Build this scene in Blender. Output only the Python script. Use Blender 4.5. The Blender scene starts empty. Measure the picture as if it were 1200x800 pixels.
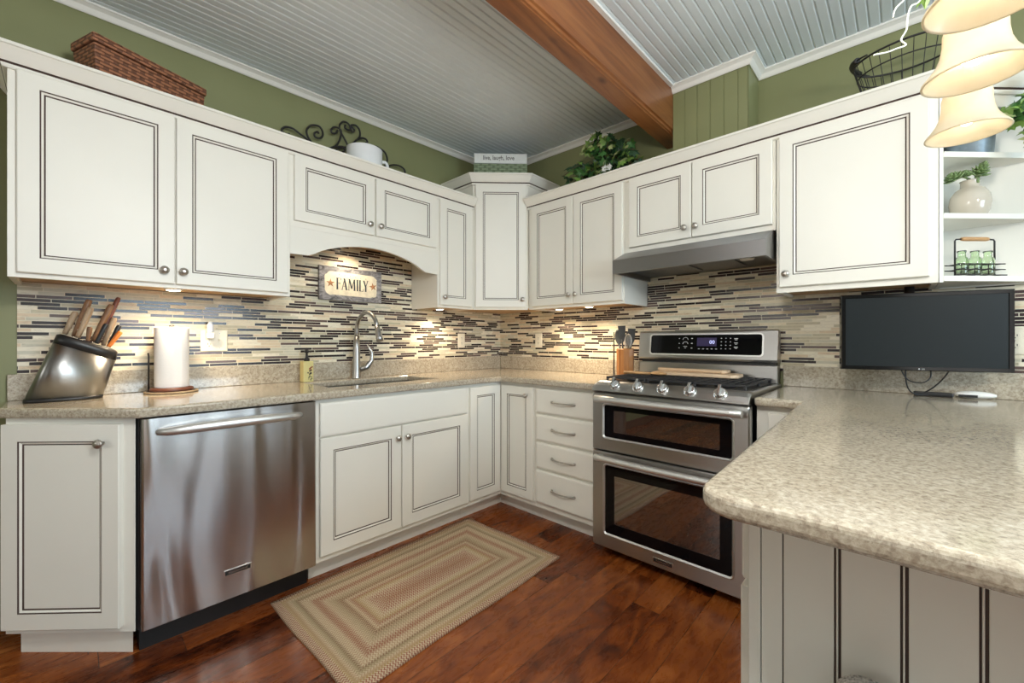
import bpy, math, random
from mathutils import Vector, Matrix
R = random.Random(7)
PI = math.pi
S = bpy.context.scene
COL = S.collection
CZ = 0.922      # worktop height
CB = 0.885      # underside of worktop

# ------------------------------------------------------------------ materials
MATS = {}
def new_mat(name):
    m = bpy.data.materials.new(name); m.use_nodes = True
    nt = m.node_tree
    for n in list(nt.nodes): nt.nodes.remove(n)
    out = nt.nodes.new('ShaderNodeOutputMaterial')
    b = nt.nodes.new('ShaderNodeBsdfPrincipled')
    nt.links.new(b.outputs[0], out.inputs[0])
    MATS[name] = m
    return m, nt, b
def setp(b, **k):
    for key, v in k.items():
        key = key.replace('_', ' ')
        inp = b.inputs[key]
        if isinstance(v, tuple) and len(v) == 3: v = (*v, 1)
        inp.default_value = v
def N(nt, t, **k):
    n = nt.nodes.new('ShaderNode' + t)
    for a, v in k.items(): setattr(n, a, v)
    return n
def L(nt, a, b): nt.links.new(a, b)
def math_n(nt, op, a, b=None, c=None):
    n = N(nt, 'Math', operation=op)
    for i, v in enumerate((a, b, c)):
        if v is None: continue
        if isinstance(v, (int, float)): n.inputs[i].default_value = v
        else: L(nt, v, n.inputs[i])
    return n.outputs[0]
def ramp(nt, fac, stops, interp='LINEAR'):
    r = N(nt, 'ValToRGB'); cr = r.color_ramp; cr.interpolation = interp
    while len(cr.elements) < len(stops): cr.elements.new(0.5)
    for e, (p, c) in zip(cr.elements, stops):
        e.position = p; e.color = (*c, 1)
    L(nt, fac, r.inputs[0]); return r.outputs[0]
def coords(nt, scale=(1,1,1), kind='Object', loc=(0,0,0)):
    tc = N(nt, 'TexCoord'); mp = N(nt, 'Mapping')
    mp.inputs['Scale'].default_value = scale; mp.inputs['Location'].default_value = loc
    L(nt, tc.outputs[kind], mp.inputs[0]); return mp.outputs[0]
def world_coords(nt, scale=(1,1,1)):
    g = N(nt, 'NewGeometry'); mp = N(nt, 'Mapping'); mp.inputs['Scale'].default_value = scale
    L(nt, g.outputs['Position'], mp.inputs[0]); return mp.outputs[0]
def noise(nt, vec, scale, detail=4, rough=.55, dist=0):
    n = N(nt, 'TexNoise'); n.inputs['Scale'].default_value = scale; n.inputs['Detail'].default_value = detail
    n.inputs['Roughness'].default_value = rough; n.inputs['Distortion'].default_value = dist
    L(nt, vec, n.inputs['Vector']); return n
def mix(nt, fac, a, b, blend='MIX'):
    m = N(nt, 'Mix', data_type='RGBA', blend_type=blend)
    for sock, v in ((m.inputs[0], fac), (m.inputs[6], a), (m.inputs[7], b)):
        if isinstance(v, (int, float)): sock.default_value = v
        elif isinstance(v, tuple): sock.default_value = (*v, 1)
        else: L(nt, v, sock)
    return m.outputs[2]
def bump(nt, b, h, strength=.3, dist=.002):
    n = N(nt, 'Bump'); n.inputs['Strength'].default_value = strength; n.inputs['Distance'].default_value = dist
    L(nt, h, n.inputs['Height']); L(nt, n.outputs[0], b.inputs['Normal'])

def plain(name, col, rough=.5, metal=0, var=.04, scale=30, bumpk=0, **k):
    m, nt, b = new_mat(name)
    v = coords(nt)
    n = noise(nt, v, scale)
    lo = tuple(max(0, c * (1 - var)) for c in col); hi = tuple(min(1, c * (1 + var)) for c in col)
    L(nt, ramp(nt, n.outputs[0], [(.3, lo), (.7, hi)]), b.inputs['Base Color'])
    setp(b, Roughness=rough, Metallic=metal, **k)
    if bumpk: bump(nt, b, n.outputs[0], bumpk)
    return m

plain('cream_paint', (.80, .785, .72), .42, var=.012, scale=4)
plain('glaze', (.075, .045, .035), .6)
plain('white_trim', (.80, .79, .75), .4, var=.01)
plain('ceiling_paint', (.665, .735, .775), .42, var=.015, scale=3)
plain('raw_wood', (.55, .36, .20), .6, var=.12, scale=12)
plain('black_plastic', (.012, .012, .013), .4)
plain('black_iron', (.016, .014, .013), .5, var=.3, scale=80, bumpk=.2)
plain('cast_iron', (.02, .02, .022), .55, var=.3, scale=120, bumpk=.3)
plain('black_glass', (.003, .003, .004), .05, Specular_IOR_Level=.22)
plain('tv_screen', (.010, .014, .016), .30, Specular_IOR_Level=.3)
plain('tv_bezel', (.006, .006, .007), .12)
plain('white_plastic', (.82, .82, .80), .35, var=.01)
plain('pale_plastic', (.70, .76, .86), .2, var=.02)
plain('ivory_plastic', (.84, .79, .65), .35, var=.01)
plain('white_enamel', (.80, .82, .84), .15, var=.01)
plain('paper', (.86, .86, .87), .9, var=.02, scale=200, bumpk=.15)
plain('pewter', (.50, .47, .43), .36, 1.0, var=.1)
plain('chrome', (.74, .74, .74), .22, 1.0, var=.02)
plain('nickel', (.46, .46, .45), .34, 1.0, var=.03)
plain('knife_black', (.012, .013, .016), .35)
plain('orange_plastic', (.80, .22, .03), .4)
plain('silicone', (.018, .024, .032), .5, var=.2)
plain('yellow_soap', (.66, .58, .25), .4, var=.05)
plain('print_dark', (.04, .035, .03), .6)
plain('print_red', (.25, .05, .02), .6)
plain('sign_white', (.76, .78, .76), .7, var=.03)
plain('grey_ink', (.16, .16, .15), .8)
plain('dark_ink', (.045, .05, .055), .8)
plain('star_rust', (.42, .20, .09), .8, var=.2)
plain('sign_face', (.80, .72, .55), .75, var=.14, scale=35)
plain('pale_wood', (.68, .47, .28), .55, var=.15, scale=18)
plain('tan_wood', (.50, .28, .12), .5, var=.2, scale=18)
plain('galvanized', (.20, .25, .29), .45, .5, var=.35, scale=18)
plain('leaf_dark', (.018, .055, .022), .45, var=.3)
plain('leaf_mid', (.05, .15, .035), .45, var=.3)
plain('leaf_light', (.17, .30, .06), .45, var=.3)
plain('leaf_pale', (.36, .42, .18), .5, var=.3)
plain('succulent', (.20, .29, .12), .5, var=.35, scale=60)
plain('stem_brown', (.10, .06, .03), .7)
plain('white_wire', (.85, .88, .80), .4)
plain('vase_glaze', (.56, .50, .42), .08, var=.05, scale=6)
plain('dark_wood_base', (.13, .04, .02), .4, var=.2)
plain('rope', (.36, .27, .17), .9, var=.4, scale=150)
plain('dark_baseboard', (.11, .045, .02), .45, var=.2, scale=9)
plain('tweed', (.42, .40, .37), .95, var=.6, scale=260, bumpk=.5)
plain('sink_steel', (.10, .11, .115), .45, .6)
plain('cavity', (.03, .012, .008), .5, var=.3)
plain('rack_metal', (.35, .30, .27), .35, 1.0)
plain('grey_filter', (.22, .22, .22), .4, .8, var=.3, scale=200)

def emit(name, col, strength, base=(.8, .8, .8)):
    m, nt, b = new_mat(name)
    setp(b, Base_Color=base, Emission_Color=col, Emission_Strength=strength, Roughness=.5); return m
emit('bulb_glow', (1, .93, .78), 4)
emit('puck_glow', (1, .86, .62), 9)
emit('led_violet', (.16, .10, .55), .04, (.01, .005, .03))
emit('led_digit', (.55, .6, 1), 1.2, (.05, .05, .1))
plain('legend_white', (.55, .56, .56), .5)

# green wall paint
m, nt, b = new_mat('green_paint')
n = noise(nt, world_coords(nt), 1.6, 3)
L(nt, ramp(nt, n.outputs[0], [(.3, (.208, .222, .102)), (.7, (.238, .248, .120))]), b.inputs['Base Color'])
n2 = noise(nt, world_coords(nt), 180, 2); bump(nt, b, n2.outputs[0], .08)
setp(b, Roughness=.5)

# brushed steel: fine grain; reflections smear across the grain
def steel(name, col, rough, wav=0, grain=(5, 5, 1600), aniso=.75, rot=.25):
    m, nt, b = new_mat(name)
    g = N(nt, 'TexCoord').outputs['Object']
    mp = N(nt, 'Mapping'); mp.inputs['Scale'].default_value = grain; L(nt, g, mp.inputs[0])
    n1 = noise(nt, mp.outputs[0], 1, 2, .5)
    L(nt, ramp(nt, n1.outputs[0], [(.3, tuple(c*.975 for c in col)), (.7, tuple(min(1, c*1.025) for c in col))]), b.inputs['Base Color'])
    setp(b, Metallic=1.0, Roughness=rough, Anisotropic=aniso, Anisotropic_Rotation=rot)
    if wav:
        mp2 = N(nt, 'Mapping'); mp2.inputs['Scale'].default_value = (6.5, 6.5, .8); L(nt, g, mp2.inputs[0])
        n2 = noise(nt, mp2.outputs[0], 1, 1, .4, .5); bump(nt, b, n2.outputs[0], wav, .010)
steel('steel', (.47, .465, .455), .30)
steel('steel_dw', (.52, .50, .485), .21, wav=2.2)
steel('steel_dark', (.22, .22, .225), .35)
steel('steel_light', (.74, .74, .73), .46, aniso=0)
steel('steel_hood', (.34, .34, .345), .42)
steel('steel_block', (.36, .36, .355), .33, grain=(900, 900, 3), aniso=.8, rot=.25)

# granite worktop
m, nt, b = new_mat('granite')
v = world_coords(nt)
n1 = noise(nt, v, 90, 6, .70, .4)
n2 = noise(nt, v, 210, 3, .6)
n3 = noise(nt, v, 9, 3, .5)
c1 = ramp(nt, n1.outputs[0], [(.30, (.13, .10, .078)), (.41, (.31, .26, .20)), (.52, (.47, .415, .325)), (.66, (.62, .57, .47)), (.8, (.72, .69, .60))])
c2 = mix(nt, math_n(nt, 'MULTIPLY', ramp(nt, n2.outputs[0], [(.60, (0, 0, 0)), (.70, (1, 1, 1))]), .6), c1, (.15, .115, .085))
c3 = mix(nt, .25, c2, ramp(nt, n3.outputs[0], [(.3, (.34, .28, .20)), (.7, (.56, .50, .39))]))
vo = N(nt, 'TexVoronoi'); vo.inputs['Scale'].default_value = 48; L(nt, v, vo.inputs['Vector'])
c4 = mix(nt, math_n(nt, 'MULTIPLY', ramp(nt, vo.outputs['Distance'], [(.10, (1, 1, 1)), (.19, (0, 0, 0))]), .55), c3, (.22, .17, .125))
L(nt, c4, b.inputs['Base Color'])
setp(b, Roughness=.13, Coat_Weight=.25, Coat_Roughness=.05)

# mosaic strip tile: rows 15.5 mm high, random lengths per row
def tile(name, axis):
    m, nt, b = new_mat(name)
    g = N(nt, 'NewGeometry'); sp = N(nt, 'SeparateXYZ'); L(nt, g.outputs['Position'], sp.inputs[0])
    along, z = sp.outputs[axis], sp.outputs['Z']
    zr = math_n(nt, 'DIVIDE', z, .0156)
    row = math_n(nt, 'FLOOR', zr); fz = math_n(nt, 'FRACT', zr)
    wr = N(nt, 'TexWhiteNoise', noise_dimensions='1D'); L(nt, row, wr.inputs['W'])
    w = math_n(nt, 'ADD', math_n(nt, 'DIVIDE', along, .125), math_n(nt, 'MULTIPLY', wr.outputs['Value'], 977.0))
    vo = N(nt, 'TexVoronoi', voronoi_dimensions='1D', feature='F1'); vo.inputs['Scale'].default_value = 1; vo.inputs['Randomness'].default_value = .85
    L(nt, w, vo.inputs['W'])
    ve = N(nt, 'TexVoronoi', voronoi_dimensions='1D', feature='DISTANCE_TO_EDGE'); ve.inputs['Scale'].default_value = 1; ve.inputs['Randomness'].default_value = .85
    L(nt, w, ve.inputs['W'])
    sc = N(nt, 'SeparateColor'); L(nt, vo.outputs['Color'], sc.inputs[0])
    rnd, rnd2 = sc.outputs[0], sc.outputs[1]
    base = ramp(nt, rnd, [(0, (.022, .013, .014)), (.24, (.050, .028, .028)), (.36, (.12, .078, .070)), (.44, (.74, .66, .49)),
                          (.56, (.52, .47, .33)), (.66, (.68, .55, .38)), (.76, (.58, .55, .43)), (.87, (.82, .76, .61))], 'CONSTANT')
    v = world_coords(nt, (1, 1, 3))
    n = noise(nt, v, 40, 5, .65)
    stone = mix(nt, .55, base, ramp(nt, n.outputs[0], [(.3, (.55, .53, .50)), (.5, (1, 1, 1)), (.8, (1, 1, 1))]), 'MULTIPLY')
    gx = math_n(nt, 'LESS_THAN', ve.outputs['Distance'], .011)
    gz = math_n(nt, 'MAXIMUM', math_n(nt, 'LESS_THAN', fz, .09), math_n(nt, 'GREATER_THAN', fz, .91))
    gr = math_n(nt, 'MAXIMUM', gx, gz)
    L(nt, mix(nt, gr, stone, (.74, .68, .55)), b.inputs['Base Color'])
    glass = math_n(nt, 'LESS_THAN', rnd, .44)
    rough = math_n(nt, 'MULTIPLY_ADD', glass, -.20, .42)
    L(nt, math_n(nt, 'MAXIMUM', rough, math_n(nt, 'MULTIPLY', gr, .8)), b.inputs['Roughness'])
    bump(nt, b, math_n(nt, 'SUBTRACT', 1.0, gr), .35, .0015)
tile('tile_left', 'Y'); tile('tile_back', 'X')

# wood floor: 120 mm planks along Y
m, nt, b = new_mat('floor_wood')
g = N(nt, 'NewGeometry'); sp = N(nt, 'SeparateXYZ'); L(nt, g.outputs['Position'], sp.inputs[0])
px = math_n(nt, 'DIVIDE', math_n(nt, 'ADD', sp.outputs['X'], 10 - 1.732 + .121 * 3), .121)
row = math_n(nt, 'FLOOR', px); fx = math_n(nt, 'FRACT', px)
wn = N(nt, 'TexWhiteNoise', noise_dimensions='1D'); L(nt, row, wn.inputs['W'])
py = math_n(nt, 'ADD', math_n(nt, 'DIVIDE', math_n(nt, 'ADD', sp.outputs['Y'], .775), 1.15), math_n(nt, 'MULTIPLY', wn.outputs['Value'], 7))
pl = math_n(nt, 'FLOOR', py); fy = math_n(nt, 'FRACT', py)
cb = N(nt, 'CombineXYZ'); L(nt, row, cb.inputs[0]); L(nt, pl, cb.inputs[1])
wn2 = N(nt, 'TexWhiteNoise', noise_dimensions='3D'); L(nt, cb.outputs[0], wn2.inputs['Vector'])
off = N(nt, 'VectorMath', operation='MULTIPLY_ADD')
L(nt, wn2.outputs['Color'], off.inputs[0]); off.inputs[1].default_value = (9, 9, 9)
mpv = N(nt, 'Mapping'); mpv.inputs['Scale'].default_value = (5.5, 1.6, 1); L(nt, g.outputs['Position'], mpv.inputs[0]); L(nt, mpv.outputs[0], off.inputs[2])
n1 = noise(nt, off.outputs[0], 1.7, 5, .55, 2.6)
n2 = noise(nt, off.outputs[0], 9, 4, .6, .8)
tone = math_n(nt, 'MULTIPLY_ADD', wn2.outputs['Value'], .34, math_n(nt, 'MULTIPLY_ADD', n1.outputs[0], .80, math_n(nt, 'MULTIPLY', n2.outputs[0], .14)))
c = ramp(nt, tone, [(.38, (.024, .005, .002)), (.50, (.085, .018, .004)), (.64, (.175, .040, .007)), (.82, (.29, .080, .016)), (1, (.40, .135, .034))])
seam = math_n(nt, 'MAXIMUM', math_n(nt, 'LESS_THAN', fx, .016), math_n(nt, 'LESS_THAN', fy, .002))
L(nt, mix(nt, seam, c, (.018, .007, .004)), b.inputs['Base Color'])
L(nt, math_n(nt, 'MULTIPLY_ADD', n2.outputs[0], .16, .20), b.inputs['Roughness'])
bump(nt, b, math_n(nt, 'MULTIPLY_ADD', n1.outputs[0], .6, math_n(nt, 'MULTIPLY', seam, -1)), .22, .003)
setp(b, Specular_IOR_Level=.36)

# ceiling beam wood (grain along Y)
m, nt, b = new_mat('beam_wood')
v = world_coords(nt, (9, .9, 9))
n1 = noise(nt, v, 1.5, 6, .6, 1.2); v2 = world_coords(nt, (60, 2, 60)); n2 = noise(nt, v2, 1, 3)
t = math_n(nt, 'MULTIPLY_ADD', n2.outputs[0], .25, math_n(nt, 'MULTIPLY', n1.outputs[0], .8))
c = ramp(nt, t, [(.3, (.10, .028, .008)), (.52, (.22, .075, .021)), (.75, (.31, .125, .040))])
vk = N(nt, 'TexVoronoi'); vk.inputs['Scale'].default_value = 1; L(nt, world_coords(nt, (7, 3.3, 7)), vk.inputs['Vector'])
L(nt, mix(nt, ramp(nt, vk.outputs['Distance'], [(.06, (1, 1, 1)), (.16, (0, 0, 0))]), c, (.07, .02, .008)), b.inputs['Base Color'])
setp(b, Roughness=.35)

def woodgrain(name, a, c_, scale, rough=.45):
    m, nt, b = new_mat(name)
    n = noise(nt, coords(nt, scale), 1, 6, .6, 1.0)
    L(nt, ramp(nt, n.outputs[0], [(.3, a), (.7, c_)]), b.inputs['Base Color']); setp(b, Roughness=rough)
woodgrain('crock_wood', (.20, .065, .017), (.50, .23, .08), (45, 45, 3), .25)
woodgrain('knife_wood', (.20, .12, .065), (.46, .34, .22), (60, 60, 12))
woodgrain('knife_wood_brown', (.11, .05, .02), (.27, .14, .065), (60, 60, 12))
woodgrain('knife_wood_red', (.09, .02, .01), (.22, .06, .03), (60, 60, 12))
woodgrain('board_wood', (.50, .33, .19), (.76, .58, .40), (3, 40, 40), .5)
woodgrain('sign_grey_wood', (.045, .045, .052), (.40, .39, .40), (20, 5, 45), .8)

# woven wicker / green woven
def weave(name, a, c_, su, sv):
    m, nt, b = new_mat(name)
    tc = N(nt, 'TexCoord'); sp = N(nt, 'SeparateXYZ'); L(nt, tc.outputs['Object'], sp.inputs[0])
    al = math_n(nt, 'ADD', sp.outputs['X'], sp.outputs['Y'])
    u = math_n(nt, 'MULTIPLY', al, su); v = math_n(nt, 'MULTIPLY', sp.outputs['Z'], sv)
    rr = math_n(nt, 'FLOOR', v)
    sh = math_n(nt, 'MULTIPLY', math_n(nt, 'MODULO', math_n(nt, 'ADD', rr, 100), 2), PI)
    s1 = math_n(nt, 'GREATER_THAN', math_n(nt, 'SINE', math_n(nt, 'ADD', math_n(nt, 'MULTIPLY', u, PI), sh)), -.55)
    s2 = math_n(nt, 'POWER', math_n(nt, 'ABSOLUTE', math_n(nt, 'SINE', math_n(nt, 'MULTIPLY', v, PI))), .45)
    h = math_n(nt, 'MULTIPLY', math_n(nt, 'MULTIPLY_ADD', s1, .7, .3), s2)
    n = noise(nt, tc.outputs['Object'], 60, 4)
    t = math_n(nt, 'MULTIPLY_ADD', h, .6, math_n(nt, 'MULTIPLY', n.outputs[0], .45))
    L(nt, ramp(nt, t, [(.2, a), (.85, c_)]), b.inputs['Base Color']); setp(b, Roughness=.55)
    bump(nt, b, h, .9, .006)
weave('wicker_brown', (.05, .016, .008), (.36, .15, .075), 34, 75)
weave('wicker_green', (.10, .14, .075), (.25, .31, .19), 30, 58)

# braided rug, object origin at the centre
RX, RY = .367, .59
m, nt, b = new_mat('rug_braid')
tc = N(nt, 'TexCoord'); sp = N(nt, 'SeparateXYZ'); L(nt, tc.outputs['Object'], sp.inputs[0])
ax = math_n(nt, 'SUBTRACT', RX, math_n(nt, 'ABSOLUTE', sp.outputs['X'])); ay = math_n(nt, 'SUBTRACT', RY, math_n(nt, 'ABSOLUTE', sp.outputs['Y']))
d = math_n(nt, 'MINIMUM', ax, ay)
isx = math_n(nt, 'LESS_THAN', ax, ay)
al = N(nt, 'Mix', data_type='FLOAT'); L(nt, isx, al.inputs[0]); L(nt, sp.outputs['X'], al.inputs[2]); L(nt, sp.outputs['Y'], al.inputs[3])
t = math_n(nt, 'DIVIDE', d, RX)
tan, olive, redb, cream, sage, brown = (.33, .245, .135), (.33, .26, .10), (.25, .125, .075), (.47, .40, .26), (.29, .265, .155), (.21, .145, .08)
rust, cream, tan, olive, sage, brown = (.33, .145, .095), (.62, .50, .345), (.45, .31, .19), (.40, .27, .12), (.36, .28, .165), (.24, .14, .085)
A = ramp(nt, t, [(0, rust), (.075, rust), (.10, olive), (.15, tan), (.20, sage), (.235, brown), (.26, tan), (.32, tan), (.36, rust), (.41, rust), (.46, tan), (.53, sage), (.60, brown), (.64, tan), (.68, rust), (.73, olive), (.79, tan), (.84, rust), (1, rust)], 'LINEAR')
B = ramp(nt, t, [(0, cream), (.08, cream), (.12, tan), (.16, cream), (.22, sage), (.26, cream), (.32, cream), (.38, tan), (.45, cream), (.60, tan), (.64, cream), (.70, tan), (.76, cream), (.84, cream), (1, tan)], 'LINEAR')
k = math_n(nt, 'MULTIPLY', d, 2*PI/.016)
bw = math_n(nt, 'SINE', math_n(nt, 'ADD', math_n(nt, 'MULTIPLY', al.outputs[0], 2*PI/.0115), math_n(nt, 'MULTIPLY', math_n(nt, 'SINE', k), 1.6)))
nn = noise(nt, tc.outputs['Object'], 160, 2)
f = math_n(nt, 'GREATER_THAN', math_n(nt, 'ADD', bw, math_n(nt, 'MULTIPLY_ADD', nn.outputs[0], 1.6, -.8)), .1)
L(nt, mix(nt, f, A, B), b.inputs['Base Color'])
setp(b, Roughness=.95, Specular_IOR_Level=.15)
bump(nt, b, math_n(nt, 'MULTIPLY_ADD', math_n(nt, 'ABSOLUTE', math_n(nt, 'SINE', math_n(nt, 'MULTIPLY', d, PI/.016))), 1, math_n(nt, 'MULTIPLY', bw, .3)), .6, .003)

# glass
def glassy(name, col, rough=.02, ior=1.45):
    m, nt, b = new_mat(name); setp(b, Base_Color=col, Roughness=rough, Transmission_Weight=1.0, IOR=ior)
glassy('green_glass', (.84, .95, .77)); glassy('clear_glass', (.9, .95, 1.0))
m, nt, b = new_mat('oven_glass'); setp(b, Base_Color=(.030, .020, .017), Roughness=.02, IOR=2.9)
# alabaster lamp shade: translucent, lit from inside
m, nt, b = new_mat('shade_glass')
out = [n for n in nt.nodes if n.type == 'OUTPUT_MATERIAL'][0]
v = coords(nt); n = noise(nt, v, 9, 4)
c = ramp(nt, n.outputs[0], [(.3, (.90, .80, .60)), (.7, (.95, .88, .73))])
tr = N(nt, 'BsdfTranslucent'); L(nt, c, tr.inputs[0]); L(nt, c, b.inputs['Base Color']); setp(b, Roughness=.2)
mx = N(nt, 'MixShader'); mx.inputs[0].default_value = .36; L(nt, b.outputs[0], mx.inputs[1]); L(nt, tr.outputs[0], mx.inputs[2]); L(nt, mx.outputs[0], out.inputs[0])

# ------------------------------------------------------------------ mesh helpers
class MB:
    def __init__(s): s.v = []; s.f = []; s.m = []; s.smooth = []
    def add(s, verts, faces, mi=0, smooth=False, M=None):
        o = len(s.v)
        s.v += [tuple(M @ Vector(p)) for p in verts] if M is not None else [tuple(p) for p in verts]
        for f in faces:
            s.f.append(tuple(o + i for i in f)); s.m.append(mi); s.smooth.append(smooth)
        return s
    def box(s, x0, x1, y0, y1, z0, z1, mi=0, M=None, mbot=None):
        v = [(x, y, z) for z in (z0, z1) for y in (y0, y1) for x in (x0, x1)]
        fs = [(0,2,3,1),(4,5,7,6),(0,1,5,4),(2,6,7,3),(0,4,6,2),(1,3,7,5)]
        o = len(s.f); s.add(v, fs, mi, M=M)
        if mbot is not None: s.m[o] = mbot
        return s
    def loft(s, rings, mi=0, closed=True, cap=True, smooth=True, M=None, mis=None):
        n = len(rings[0]); v = [p for r in rings for p in r]; fs = []; ms = []
        for k in range(len(rings) - 1):
            for i in range(n if closed else n - 1):
                j = (i + 1) % n
                fs.append((k*n + i, k*n + j, (k+1)*n + j, (k+1)*n + i)); ms.append(mis[k] if mis else mi)
        o = len(s.f); s.add(v, fs, mi, smooth, M); s.m[o:] = ms
        if cap and closed:
            o2 = len(s.v) - len(v)
            s.f.append(tuple(o2 + i for i in reversed(range(n)))); s.m.append(mis[0] if mis else mi); s.smooth.append(False)
            s.f.append(tuple(o2 + (len(rings)-1)*n + i for i in range(n))); s.m.append(mis[-1] if mis else mi); s.smooth.append(False)
        return s
    def lathe(s, prof, c=(0,0,0), seg=24, mi=0, M=None, cap=True, sx=1, sy=1, smooth=True):
        rings = [[(c[0] + r*sx*math.cos(2*PI*i/seg), c[1] + r*sy*math.sin(2*PI*i/seg), c[2] + z) for i in range(seg)] for r, z in prof]
        return s.loft(rings, mi, True, cap, smooth, M)
    def cyl(s, r, z0, z1, c=(0,0,0), seg=20, mi=0, M=None): return s.lathe([(r, z0), (r, z1)], c, seg, mi, M)
    def tube(s, pts, r, seg=8, mi=0, M=None, closed=False, cap=True):
        pts = [Vector(p) for p in pts]; n = len(pts); rings = []; up = None
        for i, p in enumerate(pts):
            a = pts[(i-1) % n] if (closed or i > 0) else p; c = pts[(i+1) % n] if (closed or i < n-1) else p
            t = (c - a).normalized()
            if up is None:
                up = t.orthogonal().normalized()
            else:
                up = (up - t * up.dot(t));
                up = up.normalized() if up.length > 1e-6 else t.orthogonal().normalized()
            w = t.cross(up); rr = r[i] if isinstance(r, (list, tuple)) else r
            rings.append([p + (up*math.cos(2*PI*k/seg) + w*math.sin(2*PI*k/seg)) * rr for k in range(seg)])
        if closed: rings.append(rings[0])
        return s.loft(rings, mi, True, cap and not closed, True, M)
    def prism(s, poly, z0, z1, mi=0, M=None, mside=None):
        n = len(poly); v = [(x, y, z0) for x, y in poly] + [(x, y, z1) for x, y in poly]
        o = len(s.f)
        s.add(v, [tuple(reversed(range(n))), tuple(range(n, 2*n))] + [(i, (i+1) % n, n + (i+1) % n, n + i) for i in range(n)], mi, M=M)
        return s
    def panel(s, x0, x1, z0, z1, yb, th, rings, mis):
        """framed panel, front towards -y: rings = [(inset, depth below front)], mis = material per ring band + centre"""
        rs = [(0, th)] + rings
        R4 = []
        for ins, d in rs:
            y = yb - th + d
            R4.append([(x0+ins, y, z0+ins), (x1-ins, y, z0+ins), (x1-ins, y, z1-ins), (x0+ins, y, z1-ins)])
        v = [p for r in R4 for p in r]; fs = []; ms = []
        for k in range(len(R4) - 1):
            for i in range(4):
                j = (i+1) % 4; fs.append((k*4+i, k*4+j, k*4+4+j, k*4+4+i)); ms.append(mis[k])
        e = (len(R4)-1)*4
        fs.append((e, e+1, e+2, e+3)); ms.append(mis[-1]); fs.append((3, 2, 1, 0)); ms.append(0)
        o = len(s.f); s.add(v, fs); s.m[o:] = ms
        return s
    def build(s, name, mats, parent=None, loc=(0,0,0), rot=(0,0,0), bevel=0, seg=2, **props):
        me = bpy.data.meshes.new(name); me.from_pydata(s.v, [], s.f)
        if isinstance(mats, str): mats = [mats]
        for m in mats: me.materials.append(MATS[m])
        me.polygons.foreach_set('material_index', s.m); me.polygons.foreach_set('use_smooth', s.smooth); me.update()
        o = bpy.data.objects.new(name, me); COL.objects.link(o); o.location = loc; o.rotation_euler = rot
        if parent is not None: o.parent = parent
        if bevel:
            bv = o.modifiers.new('Bevel', 'BEVEL'); bv.width = bevel; bv.segments = seg; bv.limit_method = 'ANGLE'; bv.angle_limit = math.radians(40)
            bv.harden_normals = False
        for k, v in props.items(): o[k] = v
        return o
def thing(name, label, cat, loc=(0,0,0), rz=0, group=None):
    o = bpy.data.objects.new(name, None); COL.objects.link(o); o.location = loc; o.rotation_euler = (0, 0, rz)
    o.empty_display_size = .05
    o['label'] = label; o['category'] = cat
    if group: o['group'] = group
    return o
def tag(o, label, cat, group=None, kind=None):
    o['label'] = label; o['category'] = cat
    if group: o['group'] = group
    if kind: o['kind'] = kind
    return o
def struct(o, label, cat): return tag(o, label, cat, kind='structure')
def T(loc=(0,0,0), rz=0, rx=0, ry=0): return Matrix.Translation(loc) @ Matrix.Rotation(rz, 4, 'Z') @ Matrix.Rotation(ry, 4, 'Y') @ Matrix.Rotation(rx, 4, 'X')
def copy_tree(o, parent=None):
    c = o.copy(); COL.objects.link(c)
    if parent is not None: c.parent = parent
    for ch in list(o.children): copy_tree(ch, c)
    return c
def text_mesh(txt, size, name, mat, parent=None, M=None, extrude=.0004, bold=0, sx=1.0, shear=0, **props):
    cu = bpy.data.curves.new('txt', 'FONT'); cu.body = txt; cu.size = size; cu.extrude = extrude; cu.align_x = 'CENTER'; cu.align_y = 'CENTER'; cu.shear = shear; cu.resolution_u = 3; cu.offset = bold
    to = bpy.data.objects.new('txt', cu); COL.objects.link(to)
    dg = bpy.context.evaluated_depsgraph_get(); me = bpy.data.meshes.new_from_object(to.evaluated_get(dg))
    bpy.data.objects.remove(to); bpy.data.curves.remove(cu)
    me.name = name; me.transform(Matrix.Diagonal((sx, 1, 1, 1)))
    me.transform(Matrix.Rotation(PI/2, 4, 'X'))     # upright, reads from -y
    if M is not None: me.transform(M)
    me.materials.clear(); me.materials.append(MATS[mat])
    o = bpy.data.objects.new(name, me); COL.objects.link(o)
    if parent is not None: o.parent = parent
    for k, v in props.items(): o[k] = v
    return o
def arc(cx, cy, r, a0, a1, n=8): return [(cx + r*math.cos(a0 + (a1-a0)*i/n), cy + r*math.sin(a0 + (a1-a0)*i/n)) for i in range(n+1)]
def offset_path(path, d):
    out = []; n = len(path)
    for i in range(n):
        p = Vector(path[i]); t1 = (Vector(path[i]) - Vector(path[i-1])).normalized() if i > 0 else None
        t2 = (Vector(path[i+1]) - Vector(path[i])).normalized() if i < n-1 else None
        if t1 is None: t1 = t2
        if t2 is None: t2 = t1
        n1 = Vector((t1.y, -t1.x)); n2 = Vector((t2.y, -t2.x))
        b = (n1 + n2).normalized(); k = d / max(.2, b.dot(n1))
        out.append((p.x + b.x*k, p.y + b.y*k))
    return out
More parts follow.
